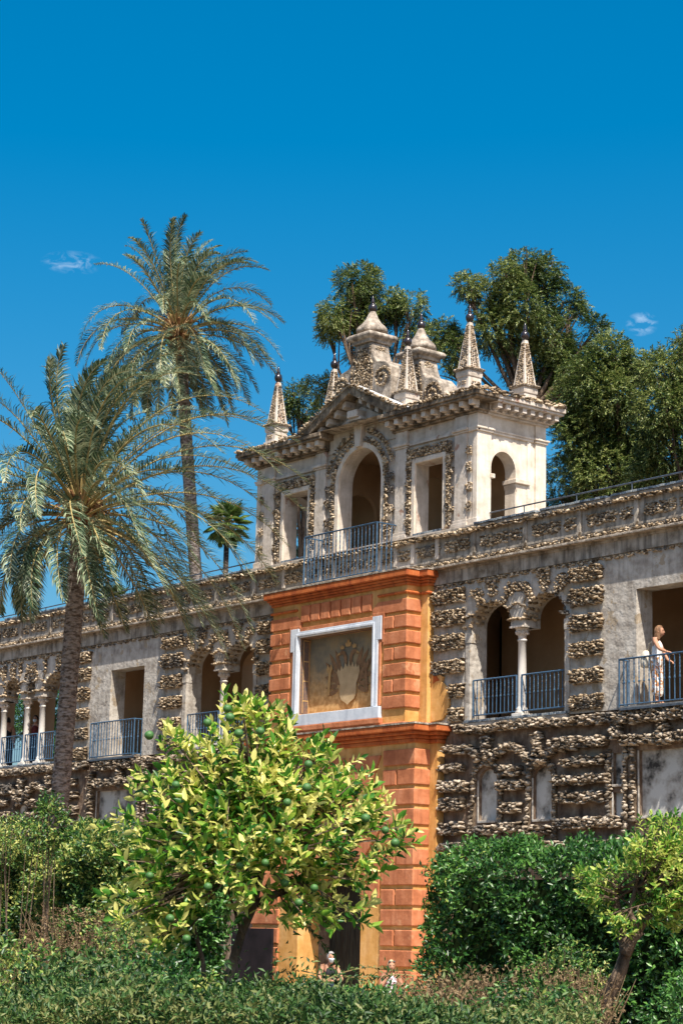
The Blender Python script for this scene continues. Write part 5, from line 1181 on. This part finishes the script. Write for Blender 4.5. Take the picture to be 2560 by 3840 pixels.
# ------------------------------------------------------------------ orange trees
LEAF_ME = {}
def citrus(label, centre_px, depth, rx, rz, trunkpts, nsp, leaf, m, seed, nobj=300, fruits=26, lob=None, tw=.05):
    rnd = random.Random(seed); r = np.random.default_rng(seed)
    C0 = at(*centre_px, depth)
    base = Vector(trunkpts[0][0]); base.z = 0
    o = empty('orange_tree', base, label, 'tree')
    q = MB()
    ends = []
    for pts, r0 in trunkpts_list(trunkpts, tw):
        n = len(pts); q.tube(pts, [r0*(1-.55*i/(n-1)) for i in range(n)], 8); ends.append((pts[-1], pts[-2]))
    q.build('trunk', BRK, o, smooth=True)
    n = nsp
    view = np.array(RT); up = np.array([0, 0, 1.0]); fwd = np.array(FW)
    PP = []
    for (lx, lz, ly, lr, wgt) in lob:
        k = int(n*wgt); d = unit(r.normal(size=(k, 3)))
        rr = lr*(r.uniform(.05, 1, k)**.38)*(1+.34*noise3(d*3.2+lx, seed))
        PP.append(np.array(C0)[None]+view[None]*(lx+d[:, 0:1]*rr[:, None])+up[None]*(lz+d[:, 2:3]*rr[:, None]*.95)+fwd[None]*(ly+d[:, 1:2]*rr[:, None]))
    P = np.concatenate(PP); P = P[noise3(P, seed+9, 4.2) > -.42]; n = len(P)
    out = unit(P-np.array(C0)[None]+r.normal(scale=.25, size=(n, 3)))
    ax = unit(out*.75+np.array([0, 0, .75])+r.normal(scale=.35, size=(n, 3)))
    b = MB()
    for i in range(0, n, 2):
        p = Vector(P[i]); e = random.choice(ends)[0]
        s = p+(Vector(C0)-p)*rnd.uniform(.25, .5)+Vector((0, 0, -.10)); b.tube(bez(s, (s+p)/2+Vector((rnd.uniform(-.05, .05), 0, .0)), p, 4), [.008, .006, .005, .003], 4)
    for e, _ in ends:
        for k in range(9):
            t = Vector(P[rnd.randrange(n)]); mid = (e+t)/2+Vector((rnd.uniform(-.1, .1), 0, .05)); b.tube(bez(e, mid, e+(t-e)*.85, 6), [.018, .015, .012, .009, .006, .004], 5)
    b.build('branches', BRK, o)
    K = 9; Lp = []; Ld = []; Ln = []; Sp = []
    ref = unit(np.cross(ax, r.normal(size=(n, 3)))); ref2 = np.cross(ax, ref)
    for k in range(K):
        t = k/(K-1); an = 2.4*k+r.uniform(-.4, .4, n)
        rad = ref*np.cos(an)[:, None]+ref2*np.sin(an)[:, None]
        Lp.append(P+ax*((t-.6)*leaf*1.5)); dl = unit(rad*(1.0-.55*t)+ax*(.35+.75*t)+np.array([0, 0, -.10])); Ld.append(dl)
        Ln.append(unit(ax*1.0-rad*.3+r.normal(scale=.25, size=(n, 3))))
    Lp, Ld, Ln = map(np.concatenate, (Lp, Ld, Ln)); N = len(Lp); s = leaf*r.uniform(.62, 1.22, N); w = s*r.uniform(.40, .54, N)
    dist = (Lp-np.array(CAM)[None])@fwd; order = np.argsort(dist-s*4)[:nobj*3]; sel = r.permutation(order)[:nobj]; msk = np.ones(N, bool); msk[sel] = False
    leaves_obj('foliage', Lp[msk], Ld[msk], Ln[msk], s[msk], w[msk], m, o, T_LEAF)
    key = m.name
    if key not in LEAF_ME: LEAF_ME[key] = mesh_np('leaf', T_LEAF[0]*np.array([1, 1, 1]), T_LEAF[1], m)
    for i in sel:
        D = Ld[i]/np.linalg.norm(Ld[i]); S = np.cross(Ln[i], D); S /= np.linalg.norm(S); Nn = np.cross(D, S)
        M = Matrix(np.stack([D*s[i], S*w[i], Nn*s[i]], 1).tolist()).to_4x4(); M.translation = Vector(Lp[i])-base
        q = bpy.data.objects.new('leaf', LEAF_ME[key]); col.objects.link(q); q.parent = o; q.matrix_local = M
    return o, P, C0, base
def trunkpts_list(tp, tw):
    return [(pts, tw*(1-.25*i)) for i, pts in enumerate(tp)]
D1 = 16.0
def B1(*p, d=D1): return [at(x, y, d+(i*.05)) for i, (x, y) in enumerate(p)]
tp = [[Vector((at(838, 3760, D1).x, at(838, 3760, D1).y, 0))]+B1((838, 3760), (870, 3620), (905, 3500), (950, 3400), (975, 3290), (1010, 3150), (1050, 3020)),
      B1((960, 3390), (1040, 3350), (1120, 3330), (1220, 3250), (1330, 3120)),
      [Vector((at(775, 3790, D1+.1).x, at(775, 3790, D1+.1).y, 0))]+B1((775, 3790), (760, 3600), (720, 3450), (690, 3330), (660, 3200), (640, 3060)),
      B1((905, 3500), (860, 3350), (850, 3200), (870, 3000), (880, 2820)), B1((720, 3450), (640, 3420), (590, 3400))]
px = 1/495.0
lob = [(-.05, .0, 0, .62, .24), (-.62, -.05, .05, .50, .14), (.50, -.02, .05, .50, .14), (-.12, .48, 0, .40, .085), (-.40, .32, .1, .40, .085), (.30, .22, .1, .42, .085), (-.68, -.52, 0, .38, .07), (.78, -.08, 0, .34, .06), (-.20, .84, 0, .15, .014), (-.02, .80, 0, .12, .010), (.52, -.50, 0, .36, .065), (.0, -.30, 0, .50, .07), (-.74, .26, 0, .22, .02), (-.68, .60, 0, .12, .010), (.14, .62, 0, .20, .018), (.30, -.62, .1, .22, .02), (.80, .22, 0, .18, .012), (-.72, -.78, .1, .22, .02)]
ot, OP, OC, ob_ = citrus('sunlit yellow-green orange tree with unripe fruit in front of the gateway', (985, 3080), D1, 1.1, .85, tp, 1080, .096, LOR, 61, 300, lob=lob, tw=.045)
fm = bpy.data.meshes.new('fruit'); q = MB(); q.lathe([(.0, -1), (.35, -.95), (.7, -.72), (.92, -.38), (1, 0), (.92, .38), (.7, .72), (.35, .93), (.06, .96), (.0, .93)], 0, 0, 18); fm.from_pydata(q.v, [], q.f); fm.materials.append(FRU); fm.polygons.foreach_set('use_smooth', [True]*len(q.f))
for (fx, fy_) in ((976, 2742), (862, 2690), (778, 2710), (852, 2657), (560, 2757), (660, 2943), (1156, 2866), (1150, 2953), (1077, 3009), (1444, 3113), (1480, 3160), (1045, 3155), (900, 3246), (995, 3235), (1067, 3310), (562, 3284), (780, 3325), (638, 3444), (1120, 3385), (1370, 3068), (700, 3520), (895, 2750), (1178, 3330)):
    p = at(fx, fy_, D1-.62+random.uniform(-.05, .25)); q = bpy.data.objects.new('fruit', fm); col.objects.link(q); q.parent = ot; q.location = p-ob_; s = .033*random.uniform(.9, 1.1); q.scale = (s, s, s*.97); q.rotation_euler = (random.uniform(-.3, .3), random.uniform(-.3, .3), 0)
D2 = 25.0
def B2(*p, d=D2): return [at(x, y, d+(i*.05)) for i, (x, y) in enumerate(p)]
tp2 = [[Vector((at(2235, 3860, D2).x, at(2235, 3860, D2).y, 0))]+B2((2240, 3830), (2280, 3730), (2325, 3640), (2345, 3570), (2330, 3500), (2315, 3420), (2300, 3350)), B2((2340, 3580), (2370, 3520), (2420, 3440), (2480, 3380)), B2((2335, 3560), (2400, 3500), (2360, 3420), (2380, 3330))]
lob2 = [(0, 0, 0, .62, .26), (.55, .12, 0, .6, .24), (-.35, -.1, 0, .42, .13), (.25, .40, 0, .42, .12), (.9, 0, .2, .6, .2), (-.10, -.4, 0, .34, .07), (.4, -.38, 0, .3, .05), (.8, .5, 0, .35, .07)]
citrus('second orange tree with a slanting bare trunk at the right edge', (2390, 3300), D2, 1.0, .8, tp2, 820, .085, LOR2, 62, 200, lob=lob2, tw=.105)

# mixed low shrubs that break up the foreground
MIX = [(60, 3690, 19, .62, .40, LHL, .065, 520, 'loose pale green shrub in the bottom left corner'),
       (330, 3740, 18, .55, .34, LLO, .07, 420, 'dark green low shrub just right of the bottom left corner'),
       (560, 3700, 21, .60, .36, LHR, .07, 420, 'glossy green low shrub left of the orange tree trunks'),
       (760, 3790, 15.5, .42, .20, LHL, .05, 320, 'feathery low shrub in front of the orange tree trunks'),
       (1080, 3800, 16.5, .50, .18, LHL, .05, 360, 'low pale shrub below the black panel'),
       (1380, 3800, 17, .45, .20, LHR, .055, 340, 'low dark shrub below the blonde woman'),
       (1700, 3790, 16.5, .50, .22, LDR, .05, 330, 'withered brown low shrub right of the gateway'),
       (2000, 3790, 16, .42, .20, LHL, .055, 300, 'yellowish low shrub left of the slanting trunk'),
       (2640, 3790, 19, .50, .32, LHR, .065, 420, 'dark shrub in the bottom right corner'),
       (2130, 3640, 27, .50, .34, LHL, .06, 240, 'light green sprig shrub behind the slanting trunk'),
       (480, 3560, 27, .50, .50, LHL, .07, 330, 'green shrub between the brown thicket and the orange tree')]
for k, (px, py, d, rx, rz, m, lf_, n, lab) in enumerate(MIX): shrub(lab, at(px, py, d), rx, rz, m, lf_, n, 200+k, 'low_shrub', 7, group='mixed low shrubs in the foreground')
# ================================================================== people
SKN = mat('skin', [(.36, .18, .11), (.45, .24, .155)], 6, 3, 0, 1, .55, objc=True)
WHT = mat('white_cotton', [(.70, .70, .70), (.80, .80, .80)], 12, 3, .2, 60, .9, objc=True)
BLC = mat('black_cotton', [(.012, .012, .014), (.03, .03, .035)], 12, 3, .2, 60, .9, objc=True)
RED = mat('dark_red_cotton', [(.10, .02, .02), (.16, .035, .03)], 12, 3, .2, 60, .9, objc=True)
NAV = mat('navy_cotton', [(.02, .03, .06), (.04, .05, .09)], 12, 3, .2, 60, .9, objc=True)
FLO = mat('floral_print', [(.78, .76, .74), (.78, .74, .70), (.55, .22, .10), (.36, .14, .10), (.60, .34, .10)], 15, 2, .2, 40, .9, objc=True, ramp=(.46, .62))
FLB = mat('floral_dress_print', [(.70, .68, .70), (.60, .56, .60), (.10, .09, .13), (.40, .16, .16)], 22, 3, .2, 40, .9, objc=True, ramp=(.42, .62))
HBR = mat('light_brown_hair', [(.10, .052, .026), (.31, .17, .09)], 30, 4, .5, 60, .5, objc=True, stretch=(1, 1, .12))
HBL = mat('blonde_hair', [(.45, .34, .18), (.68, .56, .36)], 30, 4, .5, 60, .5, objc=True, stretch=(1, 1, .12))
HGR = mat('grey_hair', [(.16, .15, .15), (.42, .41, .40)], 40, 4, .5, 80, .6, objc=True)
HBK = mat('black_hair', [(.01, .008, .008), (.03, .025, .02)], 30, 4, .3, 60, .45, objc=True)
MSK = mat('face_mask', [(.50, .60, .68), (.62, .70, .76)], 10, 3, .1, 60, .85, objc=True)
BAG = mat('canvas_bag', [(.50, .45, .36), (.62, .57, .47)], 10, 5, .4, 40, .9, objc=True)
DKL = mat('dark_plastic', [(.01, .01, .012), (.02, .02, .02)], 10, 3, 0, 60, .3, objc=True, spec=.5)
def skin_obj(name, nodes, edges, m, parent, sub=2):
    me = bpy.data.meshes.new(name); keys = list(nodes); me.from_pydata([nodes[k][0] for k in keys], [(keys.index(a), keys.index(b)) for a, b in edges], []); me.materials.append(m)
    o = bpy.data.objects.new(name, me); col.objects.link(o)
    o.parent = parent
    o.modifiers.new('s', 'SKIN')
    lay = me.skin_vertices[0] if me.skin_vertices else None
    if lay is None:
        bpy.context.view_layer.objects.active = o; lay = me.skin_vertices[0]
    for i, k in enumerate(keys):
        r = nodes[k][1]; lay.data[i].radius = r if isinstance(r, tuple) else (r, r); lay.data[i].use_root = (i == 0)
    o.modifiers['s'].use_smooth_shade = True
    s = o.modifiers.new('u', 'SUBSURF'); s.levels = sub; s.render_levels = sub
    return o
def chain(*k): return [(k[i], k[i+1]) for i in range(len(k)-1)]
def lobj(mb, name, m, parent, smooth=True):
    me = bpy.data.meshes.new(name); me.from_pydata(mb.v, [], mb.f); me.materials.append(m)
    if smooth: me.polygons.foreach_set('use_smooth', [True]*len(mb.f))
    o = bpy.data.objects.new(name, me); col.objects.link(o); o.parent = parent; return o
def ball(c, r, n=10, sx=1, sy=1, sz=1):
    b = MB(); b.lathe([(r*math.sin(math.pi*i/n)*1.0, c[2]-r*sz*math.cos(math.pi*i/n)) for i in range(n+1)], c[0], c[1], 12, sx=sx, sy=sy); return b
def build_head(p, hx, hair, long_hair, mask):
    c = (hx, 0.0, 1.555)
    def skull(th, ph, k=1.0):      # th round the head from +x, ph from the crown
        x, y, z = math.sin(ph)*math.cos(th), math.sin(ph)*math.sin(th), math.cos(ph)
        t = max(0, -z); fr = max(0, x)
        rx = .098*(1-.30*t*t)+(.012*t*fr); ry = .076*(1-.42*t*t); rz = .118
        return (c[0]+x*rx*k+.012*t, y*ry*k, c[2]+z*rz*k)
    b = MB(); n = 28; m_ = 20; vs = []; fs = []
    for j in range(m_+1):
        ph = math.pi*j/m_
        for i in range(n):
            th = 2*math.pi*i/n; x, y, z = skull(th, ph)
            f = math.exp(-((th if th < math.pi else th-2*math.pi)/.16)**2)
            nz = z-c[2]
            x += f*(.020*math.exp(-((nz+.022)/.016)**2)+.008*math.exp(-((nz-.0)/.02)**2))          # nose
            x += .006*math.exp(-((nz+.062)/.010)**2)*math.exp(-((th if th < math.pi else th-2*math.pi)/.30)**2)   # lips
            for s_ in (-1, 1):
                dth = (th if th < math.pi else th-2*math.pi)-s_*.38; x -= .007*math.exp(-(dth/.16)**2-((nz-.010)/.014)**2)  # sockets
            vs.append((x, y, z))
    for j in range(m_):
        for i in range(n):
            k = (i+1) % n; fs.append((j*n+i, (j+1)*n+i, (j+1)*n+k, j*n+k))
    b.add(vs, fs); b.tube([(hx-.02, 0, 1.50), (hx*.4, 0, 1.40)], [.052, .05], 14); lobj(b, 'head', SKN, p)
    for s_ in (-1, 1):
        lobj(ball((hx+.083, s_*.031, 1.563), .0105, sx=.7), 'eye', DKL, p); lobj(ball((hx-.005, s_*.077, 1.548), .024, sx=.8, sy=.35), 'ear', SKN, p)
        q = MB(); q.tube([(hx+.094, s_*.015, 1.583), (hx+.091, s_*.032, 1.588), (hx+.078, s_*.048, 1.582)], .0035, 4); lobj(q, 'eyebrow', hair, p)
    q = MB(); q.tube([(hx+.090, -.022, 1.492), (hx+.100, 0, 1.493), (hx+.090, .022, 1.492)], [.003, .0055, .003], 5); lobj(q, 'mouth', LIP['lips'], p)
    # hair shell: crown cap, then a fall behind the face
    b = MB(); vs = []; n = 36; rows = 9; drop = 6 if long_hair else 1
    for i in range(n):
        th = 2*math.pi*i/n; a = abs(th if th < math.pi else th-2*math.pi)
        face = 1/(1+math.exp((a-R_(62))/.10))
        end = R_(102)*(1-face)+R_(44)*face
        wv = 1+.03*math.sin(th*9)
        for j in range(rows):
            ph = .02+end*j/(rows-1); x, y, z = skull(th, ph, 1.13*wv); vs.append((x-.006, y, z+.004))
        x0, y0, z0 = vs[-1]
        for j in range(1, drop+1):
            t = j/drop
            if long_hair: zz = z0*(1-t)+(1.385+.02*math.sin(th*5))*t; zz = zz if face < .5 else z0+.002*j
            else: zz = z0-.012*t
            g = 1+.10*math.sin(t*2.4)*(1-face) if long_hair else .97
            vs.append((c[0]+(x0-c[0])*g, y0*g, zz))
        x9, y9, z9 = vs[-1]; vs.append((c[0]+(x9-c[0])*.84, y9*.84, z9+.004))
    R2 = rows+drop+1; fs = []
    for i in range(n):
        k = (i+1) % n
        for j in range(R2-1): fs.append((i*R2+j, i*R2+j+1, k*R2+j+1, k*R2+j))
    b.add(vs, fs); lobj(b, 'hair', hair, p)
    if mask:
        b = MB(); vs = []; fs = []
        for j in range(7):
            ph = R_(93)+R_(50)*j/6
            for i in range(13):
                th = R_(-62)+R_(124)*i/12; x, y, z = skull(th, ph, 1.06); vs.append((x+.012*math.cos(th)**6, y, z))
        for j in range(6):
            for i in range(12): fs.append((j*13+i, (j+1)*13+i, (j+1)*13+i+1, j*13+i+1))
        b.add(vs, fs); o = lobj(b, 'face_mask', MSK, p); sm = o.modifiers.new('t', 'SOLIDIFY'); sm.thickness = .004
def person(label, loc, rz, top, bottom, hair, armL, armR, scale=1.0, long_hair=False, mask=False, dress=False, head=(0, 0), short_top=False, headfwd=.0, hip=.125, name='person'):
    """local: +x forward, +y left, z up; a 1.65 m figure"""
    p = empty(name, loc, label, 'person'); p.rotation_euler = (0, 0, rz); p.scale = (scale,)*3
    hx = .03+headfwd
    N = {'pelvis': ((0, 0, .92), (.105, .125)), 'waist': ((0, 0, 1.06), (.085, .105)), 'chest': ((.0, 0, 1.24), (.095, .13)), 'shoulders': ((-.005, 0, 1.36), (.065, .09)), 'neck': ((.005, 0, 1.43), .045), 'nape': ((hx*.5, 0, 1.50), .045),
         'hipL': ((0, .085, .87), .085), 'kneeL': ((.015, .085, .48), .052), 'calfL': ((-.01, .09, .34), .05), 'ankleL': ((-.01, .09, .08), .034), 'toeL': ((.13, .10, .03), (.035, .025)),
         'hipR': ((0, -.085, .87), .085), 'kneeR': ((.015, -.085, .48), .052), 'calfR': ((-.01, -.09, .34), .05), 'ankleR': ((-.01, -.09, .08), .034), 'toeR': ((.13, -.10, .03), (.035, .025)),
         'shL': ((-.005, .165, 1.36), .060), 'elL': (armL[0], .043), 'wrL': (armL[1], .026), 'shR': ((-.005, -.165, 1.36), .060), 'elR': (armR[0], .043), 'wrR': (armR[1], .026)}
    E = chain('pelvis', 'waist', 'chest', 'shoulders', 'neck', 'nape')+chain('pelvis', 'hipL', 'kneeL', 'calfL', 'ankleL', 'toeL')+chain('pelvis', 'hipR', 'kneeR', 'calfR', 'ankleR', 'toeR')+chain('shoulders', 'shL', 'elL', 'wrL')+chain('shoulders', 'shR', 'elR', 'wrR')
    for sd, arm in (('L', armL), ('R', armR)):
        w = Vector(arm[1]); d = Vector(arm[2]).normalized(); pn = Vector((0, 0, 1)); s = d.cross(pn); s = s.normalized() if s.length > .1 else Vector((0, 1, 0)); u = s.cross(d)
        N['pm'+sd] = (tuple(w+d*.055), (.034, .018)); E += chain('wr'+sd, 'pm'+sd)
        for i, (off, ln) in enumerate(((-.027, .062), (-.009, .075), (.009, .078), (.027, .066))):
            a = w+d*.085+s*off; b_ = a+d*ln*.5-u*.012; c = b_+d*ln*.35-u*.03
            N[f'f{sd}{i}a'] = (tuple(a), .0095); N[f'f{sd}{i}b'] = (tuple(b_), .0085); N[f'f{sd}{i}c'] = (tuple(c), .007); E += [('pm'+sd, f'f{sd}{i}a')]+chain(f'f{sd}{i}a', f'f{sd}{i}b', f'f{sd}{i}c')
        sgn = -1 if sd == 'L' else 1
        a = w+d*.045+s*.034*sgn; c = a+d*.045+s*.02*sgn; N['t'+sd+'a'] = (tuple(a), .011); N['t'+sd+'b'] = (tuple(c), .008); E += [('pm'+sd, 't'+sd+'a'), ('t'+sd+'a', 't'+sd+'b')]
    body = skin_obj('body', N, E, SKN, p)
    # clothes
    T = {'waist': ((0, 0, .96), (.13, .145)), 'mid': ((0, 0, 1.10), (.112, .132)), 'bust': ((.026, 0, 1.24), (.128, .148)), 'yoke': ((0, 0, 1.335), (.085, .115)), 'collar': ((.0, 0, 1.385), (.055, .085))}
    if not dress:
        skin_obj('top', T, chain('waist', 'mid', 'bust', 'yoke', 'collar'), top, p)
        L = {'w': ((0, 0, 1.09), (.12, .135)), 'p': ((-.01, 0, .93), (.155, .165)), 'a': ((0, .08, .86), .11), 'b': ((.015, .095, .5), .098), 'c': ((0, .11, .16), .11), 'd': ((0, -.08, .86), .11), 'e': ((.015, -.095, .5), .098), 'f': ((0, -.11, .16), .11)}
        skin_obj('trousers', L, chain('w', 'p', 'a', 'b', 'c')+chain('p', 'd', 'e', 'f'), bottom, p)
    else:
        T2 = dict(T); T2.update({'hem': ((0, 0, .50), (.21, .22)), 'hip': ((0, 0, .88), (.155, .17)), 'belt': ((0, 0, 1.03), (.10, .115))})
        del T2['waist']; skin_obj('dress', {k: T2[k] for k in ('belt', 'hip', 'hem', 'mid', 'bust', 'yoke', 'collar')}, chain('hem', 'hip', 'belt', 'mid', 'bust', 'yoke', 'collar'), top, p)
    build_head(p, hx, hair, long_hair, mask)
    return p
LIP = {'lips': mat('lips', [(.30, .08, .07), (.35, .1, .09)], 5, 2, 0, 1, .5)}
def surf(px, py, y):
    d = (at(px, py, 1)-CAM); return CAM+d*((y-CAM.y)/d.y)
# woman on the right balcony, facing right, hand on the rail
wp = surf(2462, 2622, -.06); wp.z = 7.06
w = person('woman in white tank top and floral trousers leaning at the right balcony railing', wp, R_(28), WHT, FLO, HBR,
           ((.10, .20, 1.12), (.22, .10, .95), (.9, -.2, -.3)), ((.13, -.30, 1.15), (.33, -.37, 1.06), (.9, -.35, -.15)), 1.0, True, head=(0, 0), headfwd=.03)
b = MB(); b.tube([(.12, -.235, 1.13), (.12, -.20, 1.13)], .03, 8); 
b = MB(); b.lathe([(.028, 0), (.031, .008), (.028, .016)], 0, 0, 10); o = lobj(b, 'bracelet', DKL, w); o.location = (.30, -.36, 1.07); o.rotation_euler = (0, R_(75), 0)
for s in (-1, 1):
    b = MB(); b.box(-.06, .17, s*.10-.045, s*.10+.045, -.002, .018); lobj(b, 'sandal', RED if False else BAG, w, False)
# her shoulder bag
bo = empty('shoulder_bag', wp+Vector((-.22, -.10, .80)), 'cream canvas shoulder bag hanging behind the woman on the balcony', 'bag')
b = MB(); b.lathe([(.13, 0), (.17, .03), (.18, .12), (.16, .24), (.11, .33), (.05, .36)], 0, 0, 14, sx=.75, sy=.62); o = lobj(b, 'pouch', BAG, bo)
b = MB(); b.tube([(.02, .02, .33), (.10, .0, .50), (.17, .0, .54), (.19, .02, .45), (.10, .05, .32)], .012, 6); lobj(b, 'strap', BAG, bo)
# man in black by the door reading a folded leaflet
mp_ = surf(1236, 3600, -3.6); mp_.z = 0.06
m_ = person('grey-haired man in black sleeveless top with face mask in front of the studded door', mp_, R_(-20), BLC, NAV, HGR,
            ((.13, .24, 1.10), (.34, .08, 1.12), (1, -.2, .15)), ((.10, -.26, 1.10), (.30, -.10, 1.08), (1, .3, .2)), 1.03, False, True, headfwd=.05)
lf = empty('leaflet', mp_+Vector((.40, -.13, 1.20)), 'folded pale leaflet held by the man at the door', 'leaflet')
b = MB(); b.box(-.09, .09, -.05, .05, -.004, .004); b.box(-.09, .09, .051, .15, .0, .006); o = lobj(b, 'paper', WHT, lf, False); o.rotation_euler = (R_(35), R_(-30), R_(-20))
b = MB()
# blonde woman beside the right orange pier
fp = surf(1466, 3600, -3.4); fp.z = -.03
f_ = person('blonde woman in a floral dress with hand at her chin beside the right orange pier', fp, R_(-30), FLB, FLB, HBL,
            ((.02, .25, 1.10), (.07, .24, .88), (.1, 0, -1)), ((.10, -.22, 1.12), (.13, -.09, 1.34), (.1, .2, .95)), 1.0, True, False, True)
b = MB(); b.box(-.01, .01, -.07, -.01, -.018, .018); b.box(-.01, .01, .01, .07, -.018, .018); b.box(-.005, .005, -.07, .07, .0, .006)
o = lobj(b, 'sunglasses', DKL, f_, False); o.location = (.085, 0, 1.655); o.rotation_euler = (0, R_(-40), 0)
# visitors in the left loggia
q = surf(132, 2790, .75); q.z = 7.06
person('masked visitor in dark red behind the railing of the far left loggia', q, R_(-60), RED, NAV, HBK, ((.02, .24, 1.10), (.12, .2, .9), (.4, 0, -.9)), ((.02, -.24, 1.10), (.12, -.2, .9), (.4, 0, -.9)), 1.0, False, True)
q = surf(28, 2770, .9); q.z = 7.06
person('visitor in black at the left edge of the far left loggia', q, R_(150), BLC, BLC, HBK, ((.02, .24, 1.10), (.12, .2, .9), (.4, 0, -.9)), ((.02, -.24, 1.10), (.12, -.2, .9), (.4, 0, -.9)), 1.05, False, True)
